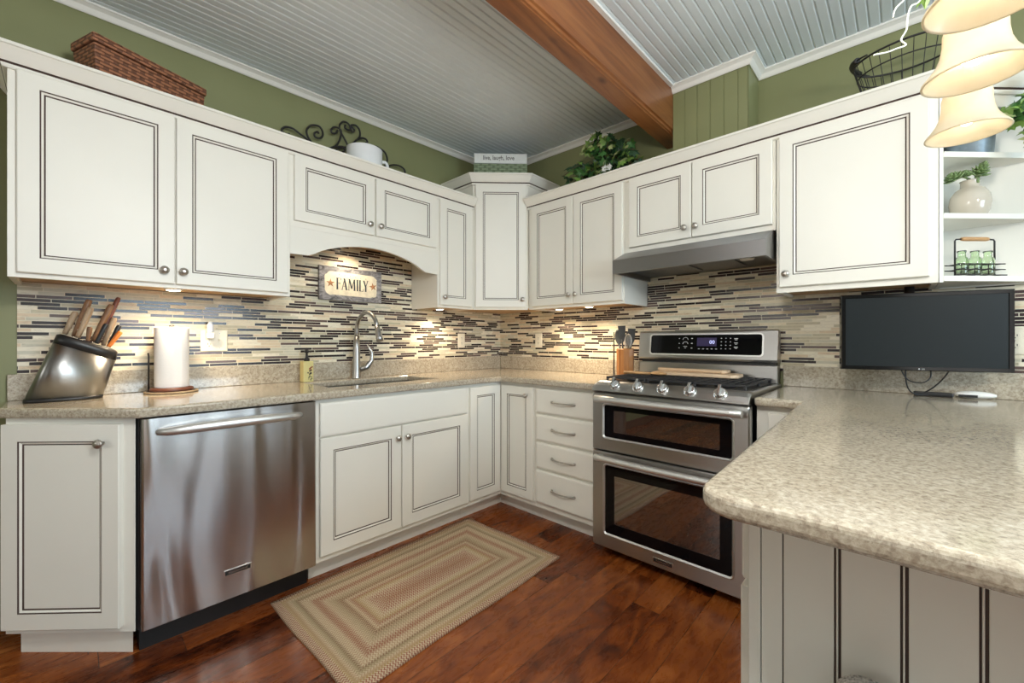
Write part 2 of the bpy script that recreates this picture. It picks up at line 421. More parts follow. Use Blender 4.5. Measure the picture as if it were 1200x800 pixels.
def sweep(mb, path, prof, zf=None, mis=None, mi=0):
    """prof = [(offset to the right of the path, z)] closed section; mitred corners"""
    cols = [offset_path(path, o) for o, z in prof]
    rings = []
    for i in range(len(path)):
        rings.append([(cols[k][i][0], cols[k][i][1], prof[k][1] + (zf(cols[k][i]) if zf else 0)) for k in range(len(prof))])
    n = len(prof); v = [p for r in rings for p in r]; fs = []; ms = []
    for k in range(len(rings)-1):
        for i in range(n):
            j = (i+1) % n; fs.append((k*n+i, (k+1)*n+i, (k+1)*n+j, k*n+j)); ms.append(mis[i] if mis else mi)
    fs.append(tuple(range(n))); ms.append(mi); fs.append(tuple(reversed(range((len(rings)-1)*n, len(rings)*n)))); ms.append(mi)
    o = len(mb.f); mb.add(v, fs); mb.m[o:] = ms
    return mb

# ------------------------------------------------------------------ room
def ceil_z(p): return 2.700 + .0155*p[1] - .015*p[0]
XR, YF = 5.4, -5.6
o = MB().box(-.12, XR+.12, YF-.12, .12, -.12, 0).build('floor', 'floor_wood'); struct(o, 'dark reddish brown hardwood plank floor', 'floor')
o = MB().box(-.12, 0, YF, .12, 0, 2.9).build('wall_left', 'green_paint'); struct(o, 'olive green wall behind the sink', 'wall')
o = MB().box(0, XR, 0, .12, 0, 2.9).build('wall_back', 'green_paint'); struct(o, 'olive green wall behind the stove', 'wall')
# wall_right with two windows, wall_front with one wide window
def wall_with_holes(name, label, along, holes, length, thick, place):
    mb = MB(); xs = sorted({0, length} | {h[0] for h in holes} | {h[1] for h in holes})
    for a, c in zip(xs, xs[1:]):
        hh = [h for h in holes if h[0] <= a + 1e-6 and h[1] >= c - 1e-6]
        if hh:
            mb.box(*place(a, c), 0, hh[0][2]); mb.box(*place(a, c), hh[0][3], 2.9)
        else: mb.box(*place(a, c), 0, 2.9)
    o = mb.build(name, 'green_paint'); struct(o, label, 'wall'); return o
wall_with_holes('wall_right', 'green wall of the dining side with windows', 'y', [(1.0, 2.6, .3, 2.2), (3.3, 4.9, .9, 2.2)], -YF, .12, lambda a, c: (XR, XR+.12, YF+a, YF+c))
wall_with_holes('wall_front', 'green wall behind the viewer with windows', 'x', [(.5, 1.7, 1.0, 2.2), (2.4, 4.4, .25, 2.2)], XR, .12, lambda a, c: (a, c, YF-.12, YF))
def window(n, label, rect, axis):
    a0, a1, z0, z1 = rect; mb = MB(); fw = .06
    bars = [(a0, a0+fw, z0, z1), (a1-fw, a1, z0, z1), (a0, a1, z0, z0+fw), (a0, a1, z1-fw, z1), ((a0+a1)/2-.02, (a0+a1)/2+.02, z0, z1), (a0, a1, (z0+z1)/2-.02, (z0+z1)/2+.02)]
    for b0, b1, c0, c1 in bars:
        if axis == 'x': mb.box(b0, b1, YF-.07, YF+.01, c0, c1)
        else: mb.box(XR-.01, XR+.07, b0, b1, c0, c1)
    o = mb.build('window_%d' % n, 'white_trim'); struct(o, label, 'window')
window(1, 'white framed window behind the viewer', (.5, 1.7, 1.0, 2.2), 'x'); window(2, 'wide white framed patio window behind the viewer', (2.4, 4.4, .25, 2.2), 'x')
window(3, 'tall white framed window of the dining side', (YF+1.0, YF+2.6, .3, 2.2), 'y'); window(4, 'white framed window beside the dining area', (YF+3.3, YF+4.9, .9, 2.2), 'y')

# beadboard ceiling, boards along Y
mb = MB(); W = .0425; x = -.01; prof = []
while x < XR + .06:
    prof += [(x, 0), (x+W-.0110, 0), (x+W-.0055, .0055), (x+W-.0045, .0055)]
    x += W
ys = (YF-.05, .02)
for y in ys: mb.v += [(px_, y, ceil_z((px_, y)) + dz) for px_, dz in prof]
n = len(prof)
for i in range(n-1): mb.f.append((i, n+i, n+i+1, i+1)); mb.m.append(0); mb.smooth.append(False)
mb.v += [(-.1, YF-.1, 2.88), (XR+.1, YF-.1, 2.88), (XR+.1, .1, 2.88), (-.1, .1, 2.88)]; mb.f.append((2*n, 2*n+1, 2*n+2, 2*n+3)); mb.m.append(0); mb.smooth.append(False)
struct(mb.build('ceiling', 'ceiling_paint'), 'white painted beadboard ceiling', 'ceiling')

# green boarded chase above the hood, next to the beam
CX0, CX1, CD = 1.652, 2.055, .20
mb = MB(); pts = []; x = CX0
while x < CX1 - .01:
    xe = min(x + .071, CX1)
    pts += [(x, -CD), (xe-.006, -CD), (xe-.004, -CD+.004), (xe-.001, -CD+.004)]; x += .071
pts += [(CX1, -CD), (CX1, -.001), (CX0, -.001)]
mb.prism(pts, 2.152, 2.72); struct(mb.build('wall_chase', 'green_paint'), 'green boarded chase beside the ceiling beam', 'wall')

# ceiling trims
tp = [(0, -.038), (.006, -.040), (.012, -.034), (.022, -.018), (.036, -.010), (.042, -.008), (.042, .004), (0, .004)]
def ztrim(p): return ceil_z(p)
def trim(n, path, label):
    mb = MB(); sweep(mb, path, tp, ztrim); struct(mb.build('trim_%d' % n, 'white_trim'), label, 'trim')
trim(1, [(.001, YF+.05), (.001, -.001), (1.545, -.001)], 'white crown trim along sink wall ceiling')
trim(2, [(CX0, -CD-.001), (CX1+.001, -CD-.001), (CX1+.001, -.001), (XR-.05, -.001)], 'white crown trim round the green chase')
mb = MB(); sweep(mb, [(1.662, -CD-.04), (1.662, YF+.05)], [(-.008, -.012), (.012, -.012), (.012, .004), (-.008, .004)], ztrim)
struct(mb.build('trim_3', 'white_trim'), 'thin white trim along the right of the beam', 'trim')
struct(MB().box(.001, .016, YF+.05, -2.95, .001, .10).build('baseboard_left', 'dark_baseboard', bevel=.004), 'dark wood baseboard left of the angled cabinet', 'baseboard')

# ceiling beam with a step along its right lower edge
mb = MB(); bz = 2.41
poly = [(1.535, bz), (1.628, bz), (1.630, bz+.004), (1.638, bz+.004), (1.640, bz+.016), (1.650, bz+.018), (1.650, 2.69), (1.535, 2.69)]
v = [(x, -.001, z) for x, z in poly] + [(x, YF+.02, z) for x, z in poly]; k = len(poly)
mb.add(v, [tuple(range(k)), tuple(reversed(range(k, 2*k)))] + [(i, k+i, k+(i+1) % k, (i+1) % k) for i in range(k)])
struct(mb.build('ceiling_beam', 'beam_wood', bevel=.002), 'exposed brown timber beam across the ceiling', 'beam')

# tiled backsplash (thin layers on the walls)
TT = .008
mb = MB(); mb.box(0, TT, -2.813, -.001, 1.0, 1.4075); mb.box(0, TT, -1.876, -.937, 1.4075, 1.777)
struct(mb.build('wall_left_tiles', 'tile_left'), 'mosaic strip tile backsplash behind the sink', 'backsplash')
mb = MB(); mb.box(TT, 3.345, -TT, 0, 1.0, 1.3935); mb.box(TT, 2.754, -TT, 0, 1.3935, 1.4075); mb.box(1.402, 2.203, -TT, 0, 1.4075, 1.583)
struct(mb.build('wall_back_tiles', 'tile_back'), 'mosaic strip tile backsplash behind the stove', 'backsplash')

# ------------------------------------------------------------------ cabinetry
ST = .055
def door_rings(st=ST):
    return [(0, .003), (.003, 0), (st, 0), (st+.0014, .0030), (st+.0040, .0024), (st+.0105, .0062), (st+.0122, .0092), (st+.0150, .0088)]
DM = [0, 0, 0, 1, 1, 0, 1, 1, 0]
def knob_mesh(mb, x, y, z):
    prof = [(.006, 0), (.006, .012), (.009, .014), (.0155, .018), (.0165, .022), (.014, .027), (.0125, .0265), (.011, .029), (.004, .031)]
    return mb.lathe(prof, (0,0,0), 16, M=Matrix.Translation((x, y, z)) @ Matrix.Rotation(PI/2, 4, 'X'))
def add_door(par, x0, x1, z0, z1, yb, knob=None, st=ST, th=.020):
    mb = MB().panel(x0, x1, z0, z1, yb, th, door_rings(st), DM)
    d = mb.build('door', ['cream_paint', 'glaze'], par)
    if knob: knob_mesh(MB(), knob[0], yb - th, knob[1]).build('knob', 'pewter', d, label='pewter door knob')
    return d
def pull_mesh(x, y, z, w):
    mb = MB(); n = 12; pts = []; rs = []
    for i in range(n+1):
        t = i/n; pts.append((x - w/2 + w*t, y - .006 - .021*math.sin(PI*t)**.8, z)); rs.append(.0042 + .0035*abs(2*t-1)**4)
    mb.tube(pts, rs, 8)
    for sx in (-1, 1): mb.lathe([(.0085, 0), (.0085, .004), (.006, .007), (.004, .010)], M=Matrix.Translation((x + sx*w/2, y, z)) @ Matrix.Rotation(PI/2, 4, 'X'), seg=10)
    return mb
def add_drawer(par, x0, x1, z0, z1, yb, pull=True, th=.020, name='drawer'):
    d = MB().panel(x0, x1, z0, z1, yb, th, [(0, .006), (.004, .002), (.012, 0)], [0, 0, 0, 0]).build(name, 'cream_paint', par)
    if pull: pull_mesh((x0+x1)/2, yb - th, (z0+z1)/2, .165).build('handle', 'pewter', d, label='arched pewter drawer pull')
    return d
UD = .32   # wall cabinet depth
GW, GB = 'cream wall cabinets', 'cream base cabinets'
def upper(label, loc, rz, w, z0, z1, doors, depth=UD, grp=GW):
    t = thing('wall_cabinet', label, 'cabinet', loc, rz, grp)
    mb = MB(); mb.box(0, w, -depth+.02, -.003, z0+.014, z1, 0, mbot=1)
    mb.box(0, w, -depth, -depth+.0195, z0, z1)          # face frame
    mb.box(0, .018, -depth+.0195, -.0095, z0, z0+.014); mb.box(w-.018, w, -depth+.0195, -.0095, z0, z0+.014)
    mb.build('carcass', ['cream_paint', 'raw_wood'], t)
    for d in doors: add_door(t, *d[:4], -depth, d[4] if len(d) > 4 else None)
    return t
Z0, ZT = 1.395, 2.150
L90, D45 = PI/2, PI/4
y0 = -2.818
upper('large two-door wall cabinet at the far left above the knife block', (0, y0, 0), L90, .939, Z0, ZT,
      [(.022, .466, 1.412, 2.140, (.430, 1.467)), (.472, .925, 1.412, 2.140, (.495, 1.467))])
y0 = -1.878
t = upper('short two-door wall cabinet with arched valance over the sink', (0, y0, 0), L90, .942, 1.765, ZT,
      [(.016, .466, 1.796, 2.140, (.433, 1.856)), (.478, .922, 1.796, 2.140, (.502, 1.856))])
mb = MB(); a = []; n = 20                         # arched valance board below
xa, xb = .055, .885; zl, zm = 1.628, 1.722
pts = [(0, 1.7645), (0, 1.620), (xa+.04, zl-.004)]
for i in range(n+1):
    q = i/n; xx = xa + .075 + (xb - xa - .15)*q; pts.append((xx, zl + .012 + (zm - zl - .012)*math.sin(PI*q)**.75))
pts += [(xb-.04, zl-.004), (.942, 1.620), (.942, 1.7645)]
k = len(pts); v = [(x, -UD, z) for x, z in pts] + [(x, -UD+.0195, z) for x, z in pts]
mb.add(v, [tuple(range(k)), tuple(reversed(range(k, 2*k)))] + [(i, i+k, (i+1) % k + k, (i+1) % k) for i in range(k)])
mb.build('valance', 'cream_paint', t)
y0 = -.935
upper('narrow single-door wall cabinet between sink valance and corner cabinet', (0, y0, 0), L90, .323, Z0, ZT, [(.012, .295, 1.412, 2.140, (.040, 1.467))])
upper('two-door wall cabinet between corner cabinet and hood', (.620, 0, 0), 0, .780, Z0, ZT,
      [(.038, .405, 1.414, 2.140, (.380, 1.476)), (.411, .773, 1.414, 2.140, (.436, 1.476))])
upper('short two-door wall cabinet above the steel hood', (1.402, 0, 0), 0, .800, 1.702, ZT,
      [(.035, .404, 1.730, 2.140, (.372, 1.786)), (.410, .788, 1.730, 2.140, (.431, 1.786))])
upper('large single-door wall cabinet right of hood above the television', (2.205, 0, 0), 0, .548, Z0, ZT,
      [(.013, .522, 1.420, 2.143, (.042, 1.480))])
# diagonal corner cabinet, taller
t = thing('wall_cabinet', 'tall diagonal corner cabinet under the woven green box', 'cabinet', (0, 0, 0), 0, GW)
e = .0035
pg = [(e, -e), (e, -.609), (.318, -.609), (.609, -.318), (.609, -e)]
mb = MB(); mb.prism(pg, Z0+.012, 2.335); mb.m[0] = 1
mb.build('carcass', ['cream_paint', 'raw_wood'], t)
c45 = (.4635, -.4635, 0)
dm = MB().panel(-.186, .190, 1.412, 2.322, 0, .02, door_rings(.055), DM)
d = dm.build('door', ['cream_paint', 'glaze'], t, loc=c45, rot=(0, 0, D45))
knob_mesh(MB(), .163, -.02, 1.470).build('knob', 'pewter', d, label='pewter door knob')
mb = MB().prism([(.318+.001, -.6085), (.6085, -.318-.001), (.603, -.316), (.316, -.603)], Z0, Z0+.0115); mb.build('bottom_rail', 'cream_paint', t)
def crown_prof(z):  # offset from face frame, heights relative to z (glaze line)
    return [(0, z-.016), (.010, z-.016), (.014, z-.010), (.014, z-.003), (.0125, z+.002), (.018, z+.004), (.023, z+.009), (.032, z+.020), (.044, z+.037), (.052, z+.047), (.058, z+.049), (.058, z+.060), (0, z+.060)]
CMI = [0, 0, 0, 1, 1, 0, 0, 0, 0, 0, 0, 0, 0]
mb = MB(); sweep(mb, [(.004, -.6095), (.3185, -.6095), (.6095, -.3185), (.6095, -.004)], crown_prof(2.336), mis=CMI)
mb.build('crown', ['cream_paint', 'glaze'], t)
# long crown mouldings
mb = MB(); sweep(mb, [(.004, -2.8185), (.3205, -2.8185), (.3205, -.6125)], crown_prof(2.153), mis=CMI)
tag(mb.build('crown_moulding', ['cream_paint', 'glaze']), 'white crown moulding along the tops of the sink wall cabinets', 'moulding', 'cabinet crown mouldings')
mb = MB(); sweep(mb, [(.6125, -.3205), (2.7545, -.3205), (3.071, -.004)], crown_prof(2.153), mis=CMI)
tag(mb.build('crown_moulding', ['cream_paint', 'glaze']), 'white crown moulding along the tops of the stove wall cabinets', 'moulding', 'cabinet crown mouldings')

# open end shelves, diagonal front
t = thing('corner_shelf', 'cream open end shelves with diagonal front beside the right wall cabinet', 'shelf', (2.755, 0, 0), 0)
tri = [(.0, -.004), (.0, -.318), (.014, -.318), (.316, -.016), (.316, -.004)]
def tri_in(e): return [(.0125, -.012), (.0125, -.302), (.016, -.302), (.304, -.014), (.302, -.012)]
MB().prism([(0, -.004), (0, -.3185), (.0005, -.3185), (.012, -.3065), (.012, -.004)], Z0, 2.150).build('side_panel', 'cream_paint', t)
MB().box(.0125, .302, -.0115, -.004, Z0, 2.150).build('back_panel', 'cream_paint', t)
for (a, c) in ((1.400, 1.422), (1.648, 1.669), (1.890, 1.912)): MB().prism(tri_in(0), a, c).build('shelf', 'cream_paint', t, bevel=.0015)
MB().prism(tri_in(0), 2.09, 2.150).build('top_panel', 'cream_paint', t)

# base cabinets -----------------------------------------------------
BD = .61
def base(label, loc, rz, w, fronts, top=CB-.0015, left=0, open_top=False, depth=BD, toe=True, grp=GB):
    t = thing('base_cabinet', label, 'cabinet', loc, rz, grp)
    mb = MB()
    if open_top:
        mb.box(0, w, -depth, -.003, .10, .64); mb.box(0, w, -depth, -depth+.02, .64, top)
    else: mb.box(0, w, -depth, -.003, .10, top)
    mb.build('carcass', 'cream_paint', t)
    if toe: MB().box(0, w, -depth+.075, -.01, .0005, .0998).build('toe_kick', 'cream_paint', t)
    for f in fronts: f(t)
    return t
y0 = -1.868
base('sink base cabinet with false drawer front and two doors', (0, y0, 0), L90, .958, [
    lambda t: add_drawer(t, .020, .939, .702, .866, -BD, False, name='false_front'),
    lambda t: add_door(t, .020, .460, .130, .696, -BD, (.433, .632), .062),
    lambda t: add_door(t, .466, .939, .130, .696, -BD, (.492, .632), .062)], open_top=True)
# corner base: L-shaped, two narrow doors
t = thing('base_cabinet', 'corner base cabinet with two narrow doors meeting at right angles', 'cabinet', (0, 0, 0), 0, GB)
pg = [(.004, -.004), (.004, -.909), (BD, -.909), (BD, -BD), (.929, -BD), (.929, -.004)]
MB().prism(pg, .10, CB-.0015).build('carcass', 'cream_paint', t)
q = BD - .075; MB().prism([(.01, -.01), (.01, -.909), (q, -.909), (q, -q), (.929, -q), (.929, -.01)], .0005, .0998).build('toe_kick', 'cream_paint', t)
dm = MB().panel(-.904, -.634, .132, .862, 0, .02, door_rings(.055), DM).build('door', ['cream_paint', 'glaze'], t, loc=(BD, 0, 0), rot=(0, 0, L90))
d = add_door(t, .634, .918, .132, .862, -BD, (.869, .809), .055)
xg = .930; DZ = ((.709, .862), (.533, .694), (.357, .517), (.136, .343))
base('four-drawer base cabinet left of the range', (xg, 0, 0), 0, .462, [
    (lambda z: (lambda t: add_drawer(t, .014, .444, z[0], z[1], -BD)))(z) for z in DZ])
base('small base cabinet between range and peninsula', (2.186, 0, 0), 0, .222, [
    lambda t: add_door(t, .045, .205, .132, .855, -BD, None, .045)])
# angled end cabinet
t = thing('base_cabinet', 'angled end base cabinet left of the dishwasher under the knife block', 'cabinet', (0, 0, 0), 0, GB)
s0 = 3.10
MB().prism([(.004, -2.824), (.276, -2.824), (.598, -2.502), (.598, -2.500), (.004, -2.500)], .10, CB-.0015).build('carcass', 'cream_paint', t)
MB().prism([(.01, -2.790), (.245, -2.790), (.550, -2.503), (.01, -2.503)], .0005, .0998).build('toe_kick', 'cream_paint', t)
mid = ((.276+.598)/2, (-2.824-2.502)/2, 0)
d = MB().panel(-.226, .188, .122, .862, 0, .020, door_rings(.060), DM).build('door', ['cream_paint', 'glaze'], t, loc=mid, rot=(0, 0, D45))
knob_mesh(MB(), .134, -.020, .796).build('knob', 'pewter', d, label='pewter door knob')
# peninsula
t = thing('peninsula_cabinet', 'cream peninsula cabinet with grooved end panel under the right worktop', 'cabinet', (0, 0, 0), 0)
MB().box(2.440, 2.98, -1.782, -.64, .10, CB-.0015).build('carcass', 'cream_paint', t)
MB().box(2.52, 2.95, -1.75, -.66, .0005, .0998).build('toe_kick', 'cream_paint', t)
mb = MB(); x = 2.4945; yp = -1.796
mb.box(2.440, 2.4585, yp-.004, -1.7825, .0005, CB-.002)
mb.box(2.460, 2.4925, yp, -1.7825, .0005, CB-.002)
wb = .0805
for i in range(7):
    a = x + i*wb; mb.box(a, a+wb-.0095, yp, -1.7825, .0005, CB-.002)
    mb.box(a+wb-.0065, a+wb-.0040, yp, -1.7825, .0005, CB-.002)
    mb.box(a+wb-.0095, a+wb-.0065, yp+.004, -1.7825, .0005, CB-.002, 1); mb.box(a+wb-.0040, a+wb, yp+.004, -1.7825, .0005, CB-.002, 1)
mb.box(2.4585, 2.460, yp+.004, -1.7825, .0005, CB-.002, 1); mb.box(2.4925, 2.4945, yp+.004, -1.7825, .0005, CB-.002, 1)
mb.build('end_panel', ['cream_paint', 'glaze'], t, bevel=.0008, seg=1)
for i, (a, c) in enumerate(((-1.776, -1.40), (-1.39, -1.03), (-1.02, -.72))):
    for z0_, z1_, kind in ((.709, .862, 'd'), (.132, .694, 'c')):
        if kind == 'd':
            d = MB().panel(0, c-a, z0_, z1_, 0, .02, [(0, .006), (.004, .002), (.012, 0)], [0]*4).build('drawer', 'cream_paint', t, loc=(2.440, c, 0), rot=(0, 0, -L90))
            pull_mesh((c-a)/2, -.02, (z0_+z1_)/2, .14).build('handle', 'pewter', d, label='arched pewter drawer pull')
        else:
            d = MB().panel(0, c-a, z0_, z1_, 0, .02, door_rings(.05), DM).build('door', ['cream_paint', 'glaze'], t, loc=(2.440, c, 0), rot=(0, 0, -L90))
            knob_mesh(MB(), .03, -.02, .63).build('knob', 'pewter', d, label='pewter door knob')

# worktops -----------------------------------------------------------
def slab(polys, z0, z1):
    """2-D faces sharing points; walls only on boundary edges"""
    idx = {}; pts = []
    def gi(p):
        k = (round(p[0], 5), round(p[1], 5))
        if k not in idx: idx[k] = len(pts); pts.append(p)
        return idx[k]
    fs = [[gi(p) for p in pl] for pl in polys]; n = len(pts)
    mb = MB(); V = [(x, y, z1) for x, y in pts] + [(x, y, z0) for x, y in pts]; F = []
    edges = {}
    for f in fs:
        for a, c in zip(f, f[1:] + f[:1]): edges[(a, c)] = 1
        F.append(tuple(f)); F.append(tuple(n + i for i in reversed(f)))
    for a, c in edges:
        if (c, a) not in edges: F.append((c, a, n+a, n+c))
    return mb.add(V, F)
t = thing('countertop', 'beige speckled granite worktop with sink running round the left corner', 'worktop', (0, 0, 0), 0, 'granite worktops')
F = .655; sx0, sx1, sy0, sy1 = .125, .470, -1.735, -1.045
xe, yl = 1.392, -2.842
P = lambda *a: list(a)
c1 = arc(.625, -2.488, .03, -PI/4, 0, 3)
polys = [
  P((.003, yl), (.292, yl), *c1, (F, sy0), (sx1, sy0), (sx0, sy0), (.003, sy0)),
  P((.003, sy0), (sx0, sy0), (sx0, sy1), (.003, sy1)),
  P((sx1, sy0), (F, sy0), (F, sy1), (sx1, sy1)),
  P((.003, sy1), (sx0, sy1), (sx1, sy1), (F, sy1), (F, -F), (xe, -F), (xe, -.003), (.003, -.003))]
slab(polys, CB, CZ).build('slab', 'granite', t, bevel=.010, seg=3)
mb = MB().box(.009, .028, yl+.004, -.0285, CZ, 1.028); mb.build('backsplash_strip', 'granite', t, bevel=.003)
mb = MB().box(.0285, xe-.004, -.028, -.009, CZ, 1.028); mb.build('backsplash_strip', 'granite', t, bevel=.003)
t = thing('countertop', 'beige speckled granite peninsula worktop with rounded corner at the right', 'worktop', (0, 0, 0), 0, 'granite worktops')
ce = arc(2.462, -1.902, .064, PI, 1.5*PI, 8)
polys = [P((2.184, -F), (2.352, -F), *[(x - .002, y) for x, y in ce], (3.35, -1.966), (3.35, -.003), (2.184, -.003))]
slab(polys, CB, CZ).build('slab', 'granite', t, bevel=.012, seg=4)
MB().box(2.180, 3.35, -.028, -.009, CZ, 1.030).build('backsplash_strip', 'granite', t, bevel=.003)

# sink
t = thing('kitchen_sink', 'undermounted steel sink basin in the granite worktop', 'sink', ((sx0+sx1)/2, (sy0+sy1)/2, .69))
mb = MB(); hx, hy = (sx1-sx0)/2 + .006, (sy1-sy0)/2 + .006; zt = CB - .001 - .69
rings = [[(-hx-.012, -hy-.012, zt), (hx+.012, -hy-.012, zt), (hx+.012, hy+.012, zt), (-hx-.012, hy+.012, zt)],
         [(-hx, -hy, zt), (hx, -hy, zt), (hx, hy, zt), (-hx, hy, zt)], [(-hx+.006, -hy+.006, .02), (hx-.006, -hy+.006, .02), (hx-.006, hy-.006, .02), (-hx+.006, hy-.006, .02)],
         [(-hx+.03, -hy+.03, .006), (hx-.03, -hy+.03, .006), (hx-.03, hy-.03, .006), (-hx+.03, hy-.03, .006)]]
mb.loft(rings, 0, True, False, False); mb.f.append((12, 13, 14, 15)); mb.m.append(0); mb.smooth.append(False)
mb.box(-hx, hx, -hy, hy, 0, .004); mb.build('basin', 'sink_steel', t)
MB().lathe([(.045, 0), (.045, .003), (.03, .003), (.028, .001)], (0, 0, .0065)).build('drain', 'chrome', t)

# faucet
t = thing('faucet', 'brushed nickel gooseneck faucet with pull-down head behind the sink', 'faucet', (.082, -1.398, CZ+.0005))
MB().lathe([(.029, 0), (.029, .004), (.026, .012), (.0235, .06), (.021, .20), (.0165, .27)], seg=20).build('body', 'nickel', t)
pts = [(0, 0, .255)]; 
for i in range(15):
    a = PI - i*(PI*.93)/14; pts.append((.132 + .132*math.cos(a), 0, .300 + .118*math.sin(a)))
MB().tube(pts, .0128, 12).build('spout', 'nickel', t)
e = pts[-1]; MB().tube([(e[0]-.001, 0, e[2]+.008), (e[0]+.014, 0, e[2]-.035), (e[0]+.026, 0, e[2]-.065), (e[0]+.034, 0, e[2]-.085)], [.0135, .017, .020, .021], 14).build('spray_head', 'nickel', t)
MB().tube([(.012, .022, .055), (.022, .058, .07), (.034, .088, .115), (.036, .088, .165), (.028, .066, .205), (.024, .060, .218)], [.016, .019, .015, .011, .006, .004], 10).build('lever_handle', 'nickel', t)

# ------------------------------------------------------------------ dishwasher
t = thing('dishwasher', 'stainless steel dishwasher with bar handle left of the sink cabinet', 'dishwasher', (0, -2.498, 0), L90)
MB().box(.004, .621, -.60, -.02, .10, .876).build('tub', 'black_plastic', t)
MB().box(.012, .614, -.56, -.05, .001, .0995).build('toe_panel', 'black_plastic', t)
mb = MB(); x0, x1 = .010, .621; rings = []
for (dy, z) in ((0, .113), (.018, .113), (.020, .115), (.020, .8795), (.018, .881), (0, .881)):
    rings.append([(x0, -.632 - dy + .004, z), (x0 + .006, -.632 - dy, z), (x1 - .006, -.632 - dy, z), (x1, -.632 - dy + .004, z)])
v = [p for r in rings for p in r]; fs = []
for k in range(len(rings)-1):
    for i in range(3): fs.append((k*4+i, k*4+i+1, k*4+5+i, k*4+4+i))
mb.add(v, fs, 0, False); mb.box(x0, x1, -.629, -.605, .114, .880)
door = mb.build('door', 'steel_dw', t)
mb = MB(); n = 16
pts = [(.056 + .496*i/n, -.652 - .044*math.sin(PI*i/n)**.42, .828 + .008*math.sin(PI*i/n)) for i in range(n+1)]
mb.tube(pts, [.012 + .0075*math.sin(PI*i/n)**.4 for i in range(n+1)], 12).build('handle', 'steel_light', door)
bd_ = MB().box(.258, .356, -.6550, -.6522, .210, .234).build('badge', 'chrome', door, bevel=.0008)
MB().box(.262, .352, -.6556, -.6548, .2135, .2305).build('badge_field', 'black_plastic', bd_)
text_mesh('KitchenAid', .0125, 'badge_lettering', 'chrome', bd_, T((.307, -.6558, .2222)), sx=1.2)

# ------------------------------------------------------------------ range
RX0, RX1 = 1.402, 2.176
rw = RX1 - RX0
t = thing('range', 'stainless double oven gas range with five chrome knobs', 'stove', (RX0, 0, 0))
mb = MB(); mb.box(.006, rw-.006, -.640, -.035, .045, .905); mb.build('body', 'steel_dark', t)
for x in (.05, rw-.05):
    for y in (-.55, -.10): MB().lathe([(.017, 0), (.017, .008), (.009, .012), (.009, .0445)], (x, y, .0005), 14).build('foot', 'black_iron', t)
# cooktop with sloped control panel (side profile extruded across)
mb = MB()
pr = [(-.040, .9055), (-.040, .934), (-.600, .940), (-.630, .944), (-.655, .938), (-.678, .922), (-.694, .903), (-.699, .894), (-.690, .890), (-.640, .889)]
k = len(pr); xs_ = [(0, .86), (.014, 1.0), (rw-.014, 1.0), (rw, .86)]
for xx, sc in xs_:
    mb.v += [(xx, y, .9055 + (z - .9055)*sc if z > .9055 else z) for y, z in pr]
for s_ in range(3):
    for i in range(k):
        j = (i+1) % k; mb.f.append((s_*k+i, s_*k+j, (s_+1)*k+j, (s_+1)*k+i)); mb.m.append(0); mb.smooth.append(False)
mb.f.append(tuple(reversed(range(k)))); mb.f.append(tuple(range(3*k, 4*k))); mb.m += [0, 0]; mb.smooth += [False]*2
top = mb.build('cooktop', 'steel', t, bevel=.003)
# burner deck, burners, grates
mb = MB().box(.03, rw-.03, -.585, -.125, .9395, .9425); mb.build('burner_deck', 'black_plastic', t)
for bx, by in ((.15, -.23), (.15, -.48), (.385, -.355), (.62, -.23), (.62, -.48)):
    MB().lathe([(.048, 0), (.048, .008), (.034, .010), (.034, .016), (.006, .018)], (bx, by, .9425), 18).build('burner', 'cast_iron', t)
for gi, gx in enumerate((.032, .270, .508)):
    mb = MB(); x1 = gx + .232; yy = (-.592, -.122); zt = .9645
    for y in (yy[0], yy[1], -.357): mb.box(gx, x1, y-.006, y+.006, zt-.009, zt)
    for x in (gx, x1-.012): mb.box(x, x+.012, yy[0], yy[1], zt-.009, zt)
    for x in (gx+.042, gx+.080, gx+.118, gx+.156, gx+.194):
        mb.box(x-.0045, x+.0045, yy[0], yy[1], zt-.009, zt+.001)
    for x in (gx, x1-.012):
        for y in (yy[0]-.006, yy[1]-.006, -.363): mb.box(x, x+.012, y, y+.012, .943, zt-.004)
    mb.build('grate', 'cast_iron', t, bevel=.0015, seg=1)
# knobs on the slope
sl = math.atan2(.044, .039)
for kx in (1.531, 1.663, 1.792, 1.924, 2.056):
    M = Matrix.Translation((kx - RX0, -.671, .926)) @ Matrix.Rotation(PI/2 - .72, 4, 'X')
    mb = MB(); mb.lathe([(.030, 0), (.030, .004), (.0265, .006), (.0255, .017), (.022, .020), (.004, .020)], seg=22, M=M)
    mb.box(-.0065, .0065, -.027, .027, .018, .038, M=M)
    mb.build('control_knob', 'chrome', top, bevel=.0015, label='chrome burner knob')
